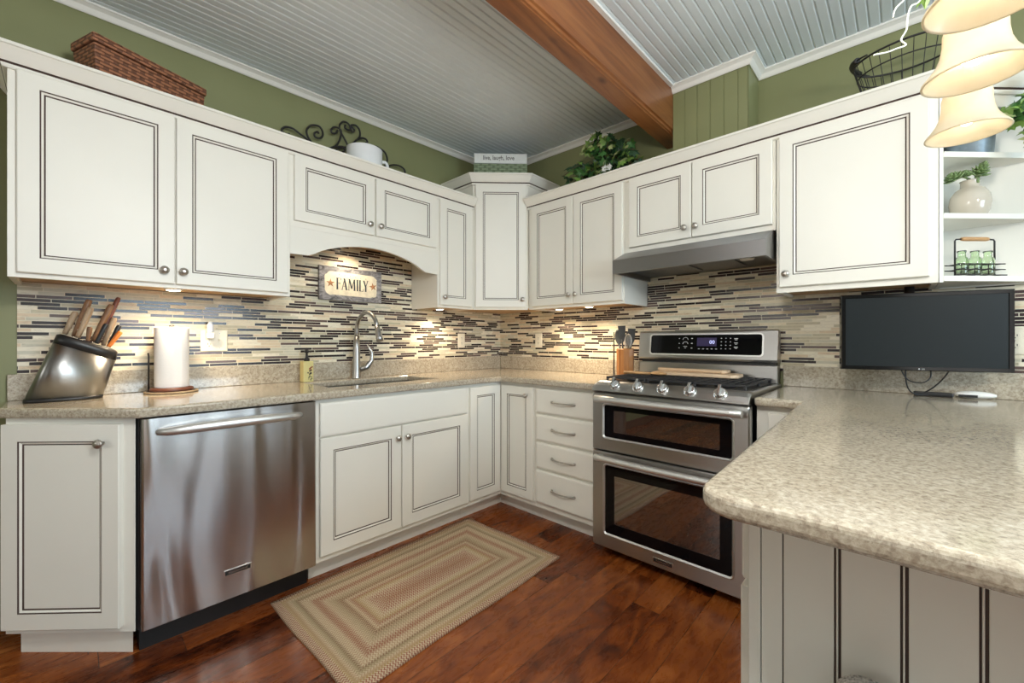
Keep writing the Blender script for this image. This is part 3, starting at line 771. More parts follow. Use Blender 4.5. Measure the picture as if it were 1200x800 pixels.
# oven doors
def oven_door(name, z0, z1, win, handle_z, bow):
    mb = MB(); cx0, cx1, cz0, cz1 = win; yf = -.690
    def rr(x0, x1, z0, z1, r, y, n=4):
        p = []
        for (cx, cz, a) in ((x0+r, z0+r, PI), (x1-r, z0+r, 1.5*PI), (x1-r, z1-r, 0), (x0+r, z1-r, .5*PI)):
            p += [(cx + r*math.cos(a + .5*PI*i/n), y, cz + r*math.sin(a + .5*PI*i/n)) for i in range(n+1)]
        return p
    rings = [rr(0, rw, z0, z1, .006, -.645), rr(0, rw, z0, z1, .008, yf+.006), rr(.005, rw-.005, z0+.005, z1-.005, .010, yf),
             rr(cx0-.012, cx1+.012, cz0-.012, cz1+.012, .022, yf), rr(cx0-.007, cx1+.007, cz0-.007, cz1+.007, .018, yf-.004), rr(cx0, cx1, cz0, cz1, .012, yf+.004)]
    mb.loft(rings, 0, True, False, False, mis=[0, 0, 0, 1, 1])
    d = mb.build(name, ['steel', 'steel_light'], t)
    # black glass border with a clear pane in the middle
    gx0, gx1, gz0, gz1 = cx0 + .055*(1), cx1 - .05, cz0 + bow, cz1 - bow*.85
    mb = MB(); y = yf + .0035
    a = [(cx0, y, cz0), (cx1, y, cz0), (cx1, y, cz1), (cx0, y, cz1)]; c = [(gx0, y, gz0), (gx1, y, gz0), (gx1, y, gz1), (gx0, y, gz1)]; e = [(p[0], y+.006, p[2]) for p in c]
    mb.loft([a, c, e], 0, True, False, False, mis=[0, 1]); mb.build('glass_border', ['black_glass', 'steel_dark'], d)
    MB().box(gx0-.001, gx1+.001, y+.001, y+.004, gz0-.001, gz1+.001).build('oven_window', 'oven_glass', d)
    # cavity behind
    mb = MB(); y2 = -.62
    mb.box(cx0, cx1, y2, y2+.004, cz0, cz1)
    mb.build('oven_interior', 'cavity', d)
    mb = MB()
    for zz in ([.35, .7] if cz1-cz0 > .25 else [.5]): 
        z = gz0 + (gz1-gz0)*zz
        for q in range(3): mb.tube([(gx0+.01, y2-.006-.012*q, z), (gx1-.01, y2-.006-.012*q, z)], .002, 6)
    mb.build('oven_rack', 'rack_metal', d)
    n = 14
    pts = [(.040 + (rw-.058)*i/n, yf - .042, handle_z - .004*math.sin(PI*i/n)) for i in range(n+1)]
    mb = MB(); mb.tube(pts, .0178, 12)
    for x in (.058, rw-.036): mb.box(x-.012, x+.012, yf-.042, yf+.001, handle_z-.010, handle_z+.010)
    mb.build('handle', 'steel_light', d)
    return d
oven_door('upper_oven_door', .573, .884, (1.476-RX0, 2.107-RX0, .648, .818), .855, .030)
d = oven_door('lower_oven_door', .050, .566, (1.480-RX0, 2.107-RX0, .132, .494), .540, .058)
bd_ = MB().box(.348, .448, -.693, -.6895, .074, .098).build('badge', 'chrome', d, bevel=.0008)
MB().box(.352, .444, -.6936, -.6928, .0775, .0945).build('badge_field', 'black_plastic', bd_)
text_mesh('KitchenAid', .0125, 'badge_lettering', 'chrome', bd_, T((.398, -.6938, .0862)), sx=1.2)
# backguard
mb = MB(); mb.box(-.012, rw-.008, -.105, -.034, .9355, 1.030); mb.build('backguard_base', 'steel', t, bevel=.004)
MB().box(0, rw-.02, -.085, -.034, 1.0305, 1.0465).build('vent_slot', 'black_plastic', t)
mb = MB(); pr = [(-.034, 1.047), (-.034, 1.222), (-.080, 1.225), (-.092, 1.218), (-.112, 1.060), (-.106, 1.047)]
k = len(pr)
for xx in (-.014, rw-.006): mb.v += [(xx, y, z) for y, z in pr]
for i in range(k): mb.f.append((i, (i+1) % k, k+(i+1) % k, k+i)); mb.m.append(0); mb.smooth.append(False)
mb.f += [tuple(reversed(range(k))), tuple(range(k, 2*k))]; mb.m += [0, 0]; mb.smooth += [False]*2
con = mb.build('control_console', 'steel', t, bevel=.004)
tilt = math.atan2(.020, .158)
Mc = Matrix.Translation((0, -.1025, 1.142)) @ Matrix.Rotation(-tilt, 4, 'X')
def rrect(x0, x1, z0, z1, r, y, n=4):
    p = []
    for (cx, cz, a) in ((x0+r, z0+r, PI), (x1-r, z0+r, 1.5*PI), (x1-r, z1-r, 0), (x0+r, z1-r, .5*PI)):
        p += [(cx + r*math.cos(a + .5*PI*i/n), y, cz + r*math.sin(a + .5*PI*i/n)) for i in range(n+1)]
    return p
px0, px1 = 1.472 - RX0, 2.098 - RX0
mb = MB(); mb.loft([rrect(px0-.008, px1+.008, -.066, .066, .02, .002), rrect(px0-.008, px1+.008, -.066, .066, .02, -.006), rrect(px0, px1, -.058, .058, .014, -.006), rrect(px0, px1, -.058, .058, .014, -.003)], 0, True, False, False, M=Mc)
mb.build('panel_frame', 'steel_light', con)
mb = MB(); mb.add(rrect(px0, px1, -.058, .058, .014, -.0032), [tuple(range(20))], M=Mc); mb.build('touch_panel', 'black_glass', con)
mb = MB(); cxp = px0 + .285; mb.box(cxp, cxp+.11, -.0042, -.0034, -.010, .040, M=Mc); mb.build('display', 'led_violet', con, label='violet lit clock display')
text_mesh('00', .030, 'display_digits', 'led_digit', con, Mc @ T((cxp+.085, -.0046, .013)))
mb = MB()
def dot(x, z, w=.006, h=.004): mb.box(x-w/2, x+w/2, -.0042, -.0034, z-h/2, z+h/2, M=Mc)
for i in range(5): dot(cxp + .012 + i*.024, -.026, .010, .004)
mb.build('button_lettering', 'legend_white', con); mb = MB()
for i in range(3):
    for j in range(4): dot(cxp + .135 + i*.024, .036 - j*.020)
mb.build('keypad_lettering', 'legend_white', con); mb = MB()
for j in range(3):
    dot(cxp + .212, .034 - j*.024, .020, .004); dot(cxp + .212, .027 - j*.024, .012, .003)
mb.build('option_lettering', 'legend_white', con); mb = MB()
for z in (.036, .006, -.022): dot(cxp - .105, z)
for z in (.036, .006, -.022): dot(cxp - .030, z, .009, .005)
mb.build('mode_lettering', 'legend_white', con); mb = MB()
for cz_, r in ((.030, .015), (.004, .015)):
    for i in range(9):
        a = PI*i/8; dot(cxp - .068 + r*math.cos(a), cz_ + r*math.sin(a)*.8, .004, .003)
dot(cxp - .068, -.012, .022, .003); dot(cxp - .068, -.022, .010, .003)
mb.build('dial_lettering', 'legend_white', con)

# hood
t = thing('range_hood', 'stainless steel under-cabinet range hood', 'hood', (1.412, 0, 0))
hw = .783; pr = [(-.012, 1.7005), (-.335, 1.7005), (-.487, 1.634), (-.490, 1.630), (-.490, 1.556), (-.470, 1.556), (-.465, 1.585), (-.012, 1.585)]
mb = MB(); k = len(pr)
for xx in (0, hw): mb.v += [(xx + (0 if (y < -.34 or True) else 0), y, z) for y, z in pr]
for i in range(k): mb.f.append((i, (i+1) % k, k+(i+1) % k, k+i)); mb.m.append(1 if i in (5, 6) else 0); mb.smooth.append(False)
mb.f += [tuple(reversed(range(k))), tuple(range(k, 2*k))]; mb.m += [0, 0]; mb.smooth += [False]*2
for xx in (0, hw-.012): mb.box(xx, xx+.012, -.47, -.012, 1.557, 1.585)
mb.build('canopy', ['steel_hood', 'steel_dark'], t)
for x in (.17, .40): MB().box(x, x+.21, -.40, -.10, 1.577, 1.5845).build('filter', 'grey_filter', t, bevel=.002)
MB().lathe([(.004, -.012), (.006, -.010), (.006, 0)], (.445, -.44, 1.585), 10).build('latch', 'chrome', t)
mb = MB(); mb.lathe([(.03, -.008), (.035, 0)], (.66, -.30, 1.5845), 16); mb.build('lamp_lens', 'white_plastic', t)

# ------------------------------------------------------------------ lights under the cabinets
def puck(label, x, y, z, power=3.0):
    t = thing('puck_light', label, 'light', (x, y, z), 0, 'puck lights under the wall cabinets')
    MB().lathe([(.034, 0), (.034, -.010), (.028, -.013)], seg=20).build('mount_ring', 'white_plastic', t)
    MB().lathe([(.027, -.0131), (.020, -.0165), (.004, -.0175)], seg=20).build('lens', 'puck_glow', t)
    li = bpy.data.lights.new('puck_lamp', 'SPOT'); li.energy = power; li.color = (1, .80, .55); li.spot_size = 2.6; li.spot_blend = .8; li.shadow_soft_size = .03
    lo = bpy.data.objects.new('puck_lamp', li); COL.objects.link(lo); lo.parent = t; lo.location = (0, 0, -.03)
zp = Z0 + .0135
puck('glowing puck light under the large far left wall cabinet', .215, -2.34, zp, 13)
puck('glowing puck light under the valance cabinet above sink', .11, -1.44, 1.7785, 5)
puck('glowing puck light under the narrow wall cabinet', .14, -.78, zp, 10)
puck('glowing puck light under the two-door cabinet left of hood', 1.08, -.22, zp, 14)
puck('puck light under the two-door cabinet nearest the corner', .78, -.16, zp, 7)

# ------------------------------------------------------------------ wall plates and sign
def plate(label, loc, rz, w, h, kinds):
    t = thing('outlet_plate', label, 'outlet', loc, rz, 'electrical wall plates')
    MB().panel(-w/2, w/2, -h/2, h/2, 0, .006, [(0, .003), (.004, 0)], [0, 0, 0]).build('cover', 'ivory_plastic', t)
    for i, kd in enumerate(kinds):
        x = (i - (len(kinds)-1)/2)*.046
        if kd == 'o':
            for z in (-.020, .020):
                mb = MB(); mb.lathe([(.0165, 0), (.0165, .0015), (.016, .002)], seg=18, M=Matrix.Translation((x, -.006, z)) @ Matrix.Rotation(PI/2, 4, 'X'))
                f = mb.build('receptacle', 'ivory_plastic', t)
                mb = MB(); mb.box(x-.007, x-.005, -.0086, -.0079, z-.002, z+.008); mb.box(x+.005, x+.007, -.0086, -.0079, z-.002, z+.006); mb.lathe([(.0025, 0), (.0025, .0006)], seg=10, M=Matrix.Translation((x, -.008, z-.008)) @ Matrix.Rotation(PI/2, 4, 'X'))
                mb.build('slots', 'print_dark', f)
        else:
            mb = MB(); mb.box(x-.005, x+.005, -.0075, -.0058, -.012, .012); mb.box(x-.0035, x+.0035, -.016, -.006, .0, .008); mb.build('toggle', 'ivory_plastic', t)
        mb = MB()
        for z in ((-.038, .038) if kd == 's' else (0,)): mb.lathe([(.003, 0), (.003, .0008)], seg=8, M=Matrix.Translation((x, -.0058, z)) @ Matrix.Rotation(PI/2, 4, 'X'))
        mb.build('screws', 'pewter', t)
    return t
plate('double wall plate with outlet and toggle switch right of paper towels', (TT+.0005, -2.145, 1.165), L90, .118, .114, 'os')
plate('single outlet plate on sink wall near the tiled corner', (TT+.0005, -.464, 1.166), L90, .072, .116, 'o')
plate('single outlet plate on stove wall near the tiled corner', (.458, -TT-.0005, 1.166), 0, .072, .116, 'o')
plate('outlet plate on the tile just right of the television', (2.985, -TT-.0005, 1.165), 0, .072, .116, 'o')
t = thing('air_freshener', 'clear plug-in air freshener in the double wall plate', 'air freshener', (TT+.0175, -2.168, 1.187), L90)
MB().box(-.016, .016, -.030, 0, -.012, .020).build('socket_plug', 'white_plastic', t, bevel=.005)
mb = MB(); mb.lathe([(.013, 0), (.015, .006), (.015, .040), (.009, .048), (.009, .055)], (0, -.016, .0205), 16); mb.build('vial', 'pale_plastic', t)

t = thing('wall_sign', 'wooden FAMILY sign with two rust stars hung over the faucet', 'sign', (TT+.0006, -1.403, 1.528), L90)
MB().box(-.21, .21, -.022, 0, -.106, .106).build('board', 'sign_grey_wood', t, bevel=.002)
mb = MB(); p = []
for (cx, cz, a) in ((-.128, -.042, PI), (.128, -.042, 1.5*PI), (.128, .042, 0), (-.128, .042, .5*PI)):
    for i in range(7):
        aa = a + .5*PI*i/6; p.append((cx + .047*math.cos(aa) + R.uniform(-.004, .004), cz + .032*math.sin(aa) + R.uniform(-.003, .003)))
mb.add([(x, -.0226, z) for x, z in p] + [(x, -.0219, z) for x, z in p], [tuple(range(len(p)))] + [(i, i+len(p), (i+1) % len(p) + len(p), (i+1) % len(p)) for i in range(len(p))])
mb.build('painted_panel', 'sign_face', t)
mb = MB(); yT = -.0232
def stroke(x0, z0, x1, z1, w):   # upright-ended bar of horizontal width w
    w = w*1.45 + .001
    mb.add([(x0-w/2, yT, z0), (x0+w/2, yT, z0), (x1+w/2, yT, z1), (x1-w/2, yT, z1)], [(0, 1, 2, 3)])
def bar(x0, x1, z, h): mb.add([(x0, yT, z-h/2), (x1, yT, z-h/2), (x1, yT, z+h/2), (x0, yT, z+h/2)], [(0, 1, 2, 3)])
Hh = .074; zb = -.037; zt = zb + Hh
def stem(x, w=.0075, ser=.008):
    stroke(x, zb, x, zt, w); bar(x-ser, x+ser, zb+.0012, .0024); bar(x-ser, x+ser, zt-.0012, .0024)
x = -.104; stem(x); bar(x, x+.027, zt-.0015, .003); stroke(x+.0262, zt-.014, x+.0262, zt, .002); bar(x, x+.018, zb+.040, .003); stroke(x+.018, zb+.034, x+.018, zb+.046, .002)
x = -.052; stroke(x-.017, zb, x+.002, zt, .003); stroke(x+.017, zb, x-.001, zt, .008); bar(x-.011, x+.011, zb+.024, .003); bar(x-.024, x-.010, zb+.0012, .0024); bar(x+.008, x+.026, zb+.0012, .0024)
x = .004; stroke(x-.022, zb, x-.020, zt, .003); stroke(x+.022, zb, x+.020, zt, .0075); stroke(x, zb+.012, x-.019, zt, .0075); stroke(x, zb+.012, x+.019, zt, .003)
for q in (-.022, .022): bar(x+q-.008, x+q+.008, zb+.0012, .0024)
for q in (-.022, .022): bar(x+q-.007, x+q+.007, zt-.0012, .0024)
stem(.048)
x = .068; stem(x, ser=.007); bar(x, x+.026, zb+.0015, .003); stroke(x+.0255, zb, x+.0255, zb+.016, .002)
x = .114; stroke(x, zb, x, zb+.032, .0075); stroke(x, zb+.030, x-.016, zt, .0075); stroke(x, zb+.030, x+.016, zt, .003); bar(x-.008, x+.008, zb+.0012, .0024); bar(x-.023, x-.009, zt-.0012, .0024); bar(x+.009, x+.021, zt-.0012, .0024)
mb.v = [(.004 + (x_ - .012)*.88, y_, z_) for x_, y_, z_ in mb.v]
mb.build('lettering', 'dark_ink', t)
mb = MB()
for q in range(6): mb.lathe([(.0028, 0), (.0028, .0008)], seg=8, M=Matrix.Translation((-.085 + .036*q, -.0226, .058 - .002*q)) @ Matrix.Rotation(PI/2, 4, 'X'))
mb.build('dot_print', 'dark_ink', t)
for sx in (-.141, .146):
    mb = MB(); p = [((.029 if i % 2 == 0 else .011)*math.cos(PI/2 + i*PI/5 + (0 if sx < 0 else .2)), (.029 if i % 2 == 0 else .011)*math.sin(PI/2 + i*PI/5 + (0 if sx < 0 else .2))) for i in range(10)]
    mb.add([(sx + a, -.0232, c) for a, c in p] + [(sx, -.0262, 0)], [(i, (i+1) % 10, 10) for i in range(10)]); mb.build('star', 'star_rust', t)

# ------------------------------------------------------------------ knife block and knives
t = thing('knife_block', 'slanted oval stainless steel knife block with black top', 'knife block', (.150, -2.680, CZ+.0005))
def oval(cx, a, bb, z0, tilt, n=28, p=2.6):
    r = []
    for i in range(n):
        th = 2*PI*i/n; c, s_ = math.cos(th), math.sin(th)
        yy = a*abs(c)**(2/p)*math.copysign(1, c); xx = bb*abs(s_)**(2/p)*math.copysign(1, s_)
        r.append((xx, cx + yy, z0 + tilt*yy))
    return r
MB().loft([oval(0, .112, .058, 0, 0), oval(.002, .112, .058, .014, 0)]).build('base', 'black_plastic', t)
MB().loft([oval(.003, .111, .057, .0141, 0), oval(.060, .0925, .055, .196, -.42)]).build('steel_shell', 'steel_block', t)
MB().loft([oval(.060, .093, .0555, .1961, -.42), oval(.068, .090, .0535, .230, -.42), oval(.070, .080, .045, .236, -.42)]).build('top', 'black_plastic', t)
def kz(y): return CZ + .0005 + .2375 - .42*(y + 2.680 - .070)
KN = [  # x, y0, y1, z1-z0 direction end, width, material, label
 (.128, -2.680, -2.648, 1.285, 'knife_wood', 'pale wood knife handle leftmost in the knife block'),
 (.136, -2.655, -2.608, 1.338, 'knife_wood_brown', 'long brown wood knife handle second from left in the knife block'),
 (.182, -2.644, -2.604, 1.303, 'knife_wood', 'long pale wood knife handle in front of the brown one'),
 (.130, -2.600, -2.540, 1.322, 'knife_wood_brown', 'stout brown wood knife handle in the middle of the block'),
 (.108, -2.584, -2.516, 1.357, 'knife_wood_red', 'red-brown knife handle standing tallest at the back of the block'),
 (.190, -2.614, -2.608, 1.222, 'knife_wood_brown', 'short brown steak knife handle at the front of the block'),
 (.186, -2.590, -2.558, 1.236, 'knife_black', 'black kitchen shears handle at the front of the block'),
 (.122, -2.566, -2.530, 1.266, 'knife_wood', 'pale wood knife handle behind the black shears handle'),
 (.150, -2.552, -2.516, 1.232, 'knife_black', 'thin black knife handle beside the orange one'),
 (.182, -2.553, -2.514, 1.204, 'orange_plastic', 'orange plastic knife handle at the right of the block')]
for i, (x, ya, yb, z1, mt, lb) in enumerate(KN):
    za = kz(ya) - .0 + .001
    dv = Vector((0, yb-ya, z1-za)); ln = dv.length; d = dv.normalized()
    t = thing('knife', lb, 'knife', (x, ya, za), 0, 'knives in the knife block')
    M = d.to_track_quat('Z', 'X').to_matrix().to_4x4()
    w = .0118 if mt.startswith('knife_wood') else .0095
    if i == 4: w = .0095
    if i == 5: w = .009
    mb = MB(); rings = []
    for q, s_ in ((.02, .72), (.10, .80), (.30, .86), (.60, 1.0), (.85, 1.06), (.96, .98), (1.0, .74)):
        rings.append([(w*.92*s_*math.cos(2*PI*k/10), w*s_*math.sin(2*PI*k/10), ln*q) for k in range(10)])
    mb.loft(rings, M=M); mb.build('handle', mt, t)
    mb = MB(); mb.loft([[(w*.5*math.cos(2*PI*k/10), w*.75*math.sin(2*PI*k/10), z) for k in range(10)] for z in (0.001, ln*.0195)], M=M); mb.build('bolster', 'chrome', t)
    if mt in ('knife_wood', 'knife_wood_brown') and i != 5:
        mb = MB()
        for q in (.25, .5, .75): mb.lathe([(.003, w*.80), (.003, w*.97)], seg=8, M=M @ Matrix.Translation((0, 0, ln*q)) @ Matrix.Rotation(PI/2, 4, 'Y'))
        mb.build('rivets', 'pewter', t)

# paper towel
t = thing('paper_towel_holder', 'dark wood and iron paper towel stand by the knife block', 'paper towel holder', (.134, -2.335, CZ+.0008))
mb = MB(); n = 40
mb.tube([(.098*math.cos(2*PI*i/n), .098*math.sin(2*PI*i/n), .0045) for i in range(n)], .0042, 6, closed=True); mb.build('rope_edge', 'rope', t)
MB().lathe([(.092, .001), (.092, .007)], seg=32).build('foot_plate', 'black_iron', t)
MB().lathe([(.082, .0072), (.084, .012), (.080, .022), (.074, .024)], seg=32).build('base', 'dark_wood_base', t)
MB().lathe([(.007, .0242), (.007, .300), (.011, .303), (.011, .312), (.004, .318)], seg=12).build('post', 'black_iron', t)
mb = MB(); mb.tube([(-.03, -.080, .0072), (-.03, -.080, .17), (-.028, -.082, .185)], .0035, 8); mb.build('tension_arm', 'black_iron', t)
mb = MB(); rr_ = [(.020, 0), (.0635, 0), (.0645, .004), (.0645, .276), (.0635, .280), (.020, .280), (.020, 0)]
rings = [[(r*math.cos(2*PI*i/40), r*math.sin(2*PI*i/40), z) for i in range(40)] for r, z in rr_]
mb.loft(rings, 0, True, False); mb.add([(.0646, 0, .002), (.0655, 0, .278), (.066, .028, .278), (.0652, .028, .002)], [(0, 3, 2, 1)])
o = mb.build('paper_towel_roll', 'paper', loc=(.134, -2.335, CZ+.0253)); tag(o, 'full white paper towel roll on its stand', 'paper towel')

# soap
t = thing('soap_dispenser', 'square yellow soap bottle with black pump beside the sink', 'soap dispenser', (.085, -1.772+.065, CZ+.0005))
MB().box(-.028, .028, -.029, .029, 0, .122).build('bottle', 'yellow_soap', t, bevel=.004)
mb = MB(); mb.lathe([(.016, .1222), (.016, .138), (.008, .142), (.006, .170), (.014, .172), (.014, .184), (.008, .188)], seg=14); mb.tube([(0, 0, .180), (.020, .006, .181), (.034, .010, .176)], .0045, 8); mb.build('pump', 'black_plastic', t)
mb = MB()
for i in range(16):
    a, z = R.uniform(-.004, .020), R.uniform(.010, .075); s_ = R.uniform(.003, .007)
    mb.add([(.0284, a-s_, z), (.0284, a, z-s_*.7), (.0284, a+s_, z), (.0284, a, z+s_)], [(0, 1, 2, 3)])
mb.build('flower_print', 'print_dark', t)
mb = MB()
for i in range(4):
    a, z = R.uniform(.006, .020), R.uniform(.06, .10); s_ = .006
    mb.add([(.0284, a-s_, z), (.0284, a, z-s_), (.0284, a+s_, z), (.0284, a, z+s_)], [(0, 1, 2, 3)])
mb.build('flower_print', 'print_red', t)

# utensil crock
t = thing('utensil_crock', 'faceted wooden utensil crock left of the range', 'crock', (1.300, -.125, CZ+.0005))
pr = [(.052, 0), (.056, .004), (.057, .185), (.053, .190), (.049, .186), (.049, .02)]
mb = MB(); rings = [[(r*math.cos(2*PI*i/10), r*math.sin(2*PI*i/10), z) for i in range(10)] for r, z in pr]
mb.loft(rings, 0, True, True, False); mb.build('body', 'crock_wood', t)
def utensil(label, dx, dy, lean, head, top, mat='silicone'):
    t = thing('utensil', label, 'utensil', (1.300+dx, -.125+dy, CZ+.024), 0, 'utensils in the wooden crock')
    M = Matrix.Rotation(lean[0], 4, 'X') @ Matrix.Rotation(lean[1], 4, 'Y')
    mb = MB(); mb.tube([(0, 0, 0), (0, 0, top-.09)], .0055, 8, M=M); mb.build('handle', mat, t)
    mb = MB()
    if head == 'spoon':
        rings = []
        for q in range(9):
            s_ = math.sin(PI*(q+.4)/8.8)**.7; rings.append([(.034*s_*math.cos(2*PI*k/12), .006*s_*math.sin(2*PI*k/12) + .012*math.sin(PI*q/8), top-.10+.10*q/8) for k in range(12)])
        mb.loft(rings, M=M)
    elif head == 'turner':
        mb.add([(x, y, z) for z, w in ((top-.11, .007), (top-.08, .022), (top, .027)) for x, y in ((-w, -.003), (w, -.003), (w, .003), (-w, .003))], [], M=M)
        for k in range(2):
            for i in range(4): mb.f.append((k*4+i, k*4+(i+1) % 4, k*4+4+(i+1) % 4, k*4+4+i)); mb.m.append(0); mb.smooth.append(False)
        mb.f.append((8, 9, 10, 11)); mb.m.append(0); mb.smooth.append(False); mb.f.append((3, 2, 1, 0)); mb.m.append(0); mb.smooth.append(False)
    elif head == 'whisk':
        for k in range(5):
            a = PI*k/5; pts = []
            for i in range(13):
                q = PI*i/12; w = .024*math.sin(q)*(1 if True else 1)
                s_ = -1 if False else 1
                pts.append((.024*math.cos(a)*math.sin(2*PI*i/12)*1.0, .024*math.sin(a)*math.sin(2*PI*i/12), top-.10+.05*(1-math.cos(2*PI*i/12))))
            mb.tube(pts, .0014, 5, M=M)
    mb.build('head', mat if head != 'whisk' else 'pewter', t)
utensil('dark grey spoon leaning left in the crock', -.020, .008, (.02, -.13), 'spoon', .295)
utensil('dark grey turner standing tallest in the crock', .000, -.018, (.04, -.03), 'turner', .318)
utensil('dark grey turner leaning right in the crock', .022, .012, (-.03, .05), 'turner', .300)
utensil('dark grey slim spoon at the back of crock', .004, .026, (-.05, .01), 'spoon', .285)
utensil('thin wire whisk leaning right out of the crock', .022, -.018, (.04, .06), 'whisk', .265, 'black_iron')
o = MB().lathe([(.012, 0), (.012, .003), (.0065, .006), (.005, .05), (.004, .300), (.002, .303)], seg=10).build('metal_rod', 'black_iron', loc=(1.205, -.105, CZ+.0005)); tag(o, 'thin black metal rod standing just left of the wooden crock', 'rod')

# boards and spoon on the cooktop
zg = .9665
mb = MB(); p = [(-.22, -.075), (.20, -.082), (.235, -.06), (.235, .06), (.20, .082), (-.22, .075)]
mb.prism(p, 0, .018); o = mb.build('cutting_board', 'board_wood', loc=(1.79, -.235, zg), rot=(0, 0, .06), bevel=.004); tag(o, 'larger pale wooden board lying on the grates', 'cutting board', 'wooden boards on the range')
mb = MB(); p = [(-.20, -.018), (-.05, -.030), (.17, -.055), (.19, -.04), (.19, .04), (.17, .055), (-.05, .030), (-.20, .018)]
mb.prism(p, 0, .016); o = mb.build('cutting_board', 'board_wood', loc=(1.765, -.195, zg+.019), rot=(0, 0, .03), bevel=.004); tag(o, 'smaller pale wooden paddle board stacked on the larger board', 'cutting board', 'wooden boards on the range')
t = thing('wooden_spoon', 'tan wooden spoon on the grates at the front left', 'spoon', (1.43, -.385, zg), .10)
mb = MB(); mb.tube([(0, 0, .009), (.16, 0, .009)], [.0085, .0075], 8); mb.build('handle', 'tan_wood', t)
mb = MB(); rings = []
for q in range(9):
    s_ = max(.2, math.sin(PI*(q+.5)/9)**.6); rings.append([(.161 + .09*q/8, .030*s_*math.cos(2*PI*k/12), .011 + .010*s_*math.sin(2*PI*k/12)) for k in range(12)])
mb.loft(rings); mb.build('bowl', 'tan_wood', t)

# ------------------------------------------------------------------ television, cables, gadget
ta = math.atan2(.153, .522)
t = thing('television', 'black flat television hung on a post under the right wall cabinet', 'television', (2.710, -.2155, 1.038), ta)
W2 = .272; H = .330
mb = MB().panel(-W2, W2, 0, H, .032, .032, [(0, .004), (.003, 0), (.016, 0), (.0165, .003)], [0, 0, 0, 0, 0]); mb.m[-2] = 1
mb.build('bezel', ['tv_bezel', 'tv_screen'], t)
MB().box(-.17, .17, .0325, .050, .04, .28).build('back_cover', 'black_plastic', t, bevel=.006)
mb = MB(); mb.lathe([(.003, 0), (.003, .0006)], seg=14, M=Matrix.Translation((-.010, -.0004, .0075)) @ Matrix.Rotation(PI/2, 4, 'X')); mb.build('logo', 'legend_white', t)
text_mesh('LG', .008, 'logo_lettering', 'legend_white', t, T((.003, -.0004, .0075)))
mb = MB(); mb.lathe([(.017, .20), (.017, .362)], seg=16, c=(-.020, .070, 0)); mb.box(-.05, .01, .0505, .075, .18, .22); mb.build('mounting_post', 'black_plastic', t)
def cable(label, pts):
    mb = MB(); P_ = [Vector(p) for p in pts]; out = []
    for i in range(len(P_)-1):
        p0, p1, p2, p3 = P_[max(0, i-1)], P_[i], P_[i+1], P_[min(len(P_)-1, i+2)]
        for k in range(6):
            u = k/6; out.append(.5*((2*p1) + (p2-p0)*u + (2*p0-5*p1+4*p2-p3)*u*u + (3*p1-p0-3*p2+p3)*u**3))
    out.append(P_[-1]); mb.tube(out, .0028, 6)
    tag(mb.build('cable', 'black_plastic'), label, 'cable', 'television cables')
zc = CZ + .0035
cable('black cable looping back up beneath the television', [(2.640, -.175, 1.06), (2.650, -.170, 1.025), (2.672, -.160, .990), (2.712, -.160, .985), (2.735, -.150, 1.005), (2.738, -.145, 1.035), (2.735, -.142, 1.06)])
cable('black cable hanging from television left side to worktop', [(2.660, -.150, 1.06), (2.660, -.148, 1.00), (2.668, -.140, .955), (2.690, -.115, .930), (2.74, -.095, zc)])
cable('black cable slanting from television right side to worktop', [(2.800, -.125, 1.06), (2.785, -.120, 1.02), (2.757, -.110, .975), (2.725, -.100, .942), (2.690, -.085, zc)])
t = thing('handheld_gadget', 'white and black handheld gadget lying under the television', 'gadget', (2.80, -.078, CZ+.0005), .05)
mb = MB(); rings = []
for q in range(9):
    s_ = max(.15, math.sin(PI*(q+.3)/8.6)**.5); rings.append([(.01 + .12*q/8, .022*s_*math.cos(2*PI*k/14), .016 + .0155*s_*math.sin(2*PI*k/14)) for k in range(14)])
mb.loft(rings); mb.build('shell', 'white_plastic', t)
MB().box(-.115, .008, -.020, .016, 0, .018).build('grip', 'black_plastic', t, bevel=.005)
MB().box(.020, .075, -.0245, -.0215, .006, .016).build('switch', 'black_plastic', t)

# ------------------------------------------------------------------ things on top of the cabinets
zt = 2.1508
t = thing('wicker_basket', 'brown wicker basket with lid on top of the left cabinets', 'basket', (.322, -2.600, zt), math.radians(110))
mb = MB(); mb.loft([[(.015, .010, 0), (.395, .010, 0), (.395, .160, 0), (.015, .160, 0)], [(0, 0, .200), (.41, 0, .200), (.41, .17, .200), (0, .17, .200)]], 0, True, True, False)
mb.build('body', 'wicker_brown', t, bevel=.006)
MB().box(-.006, .416, -.006, .176, .2005, .236).build('lid', 'wicker_brown', t, bevel=.008)
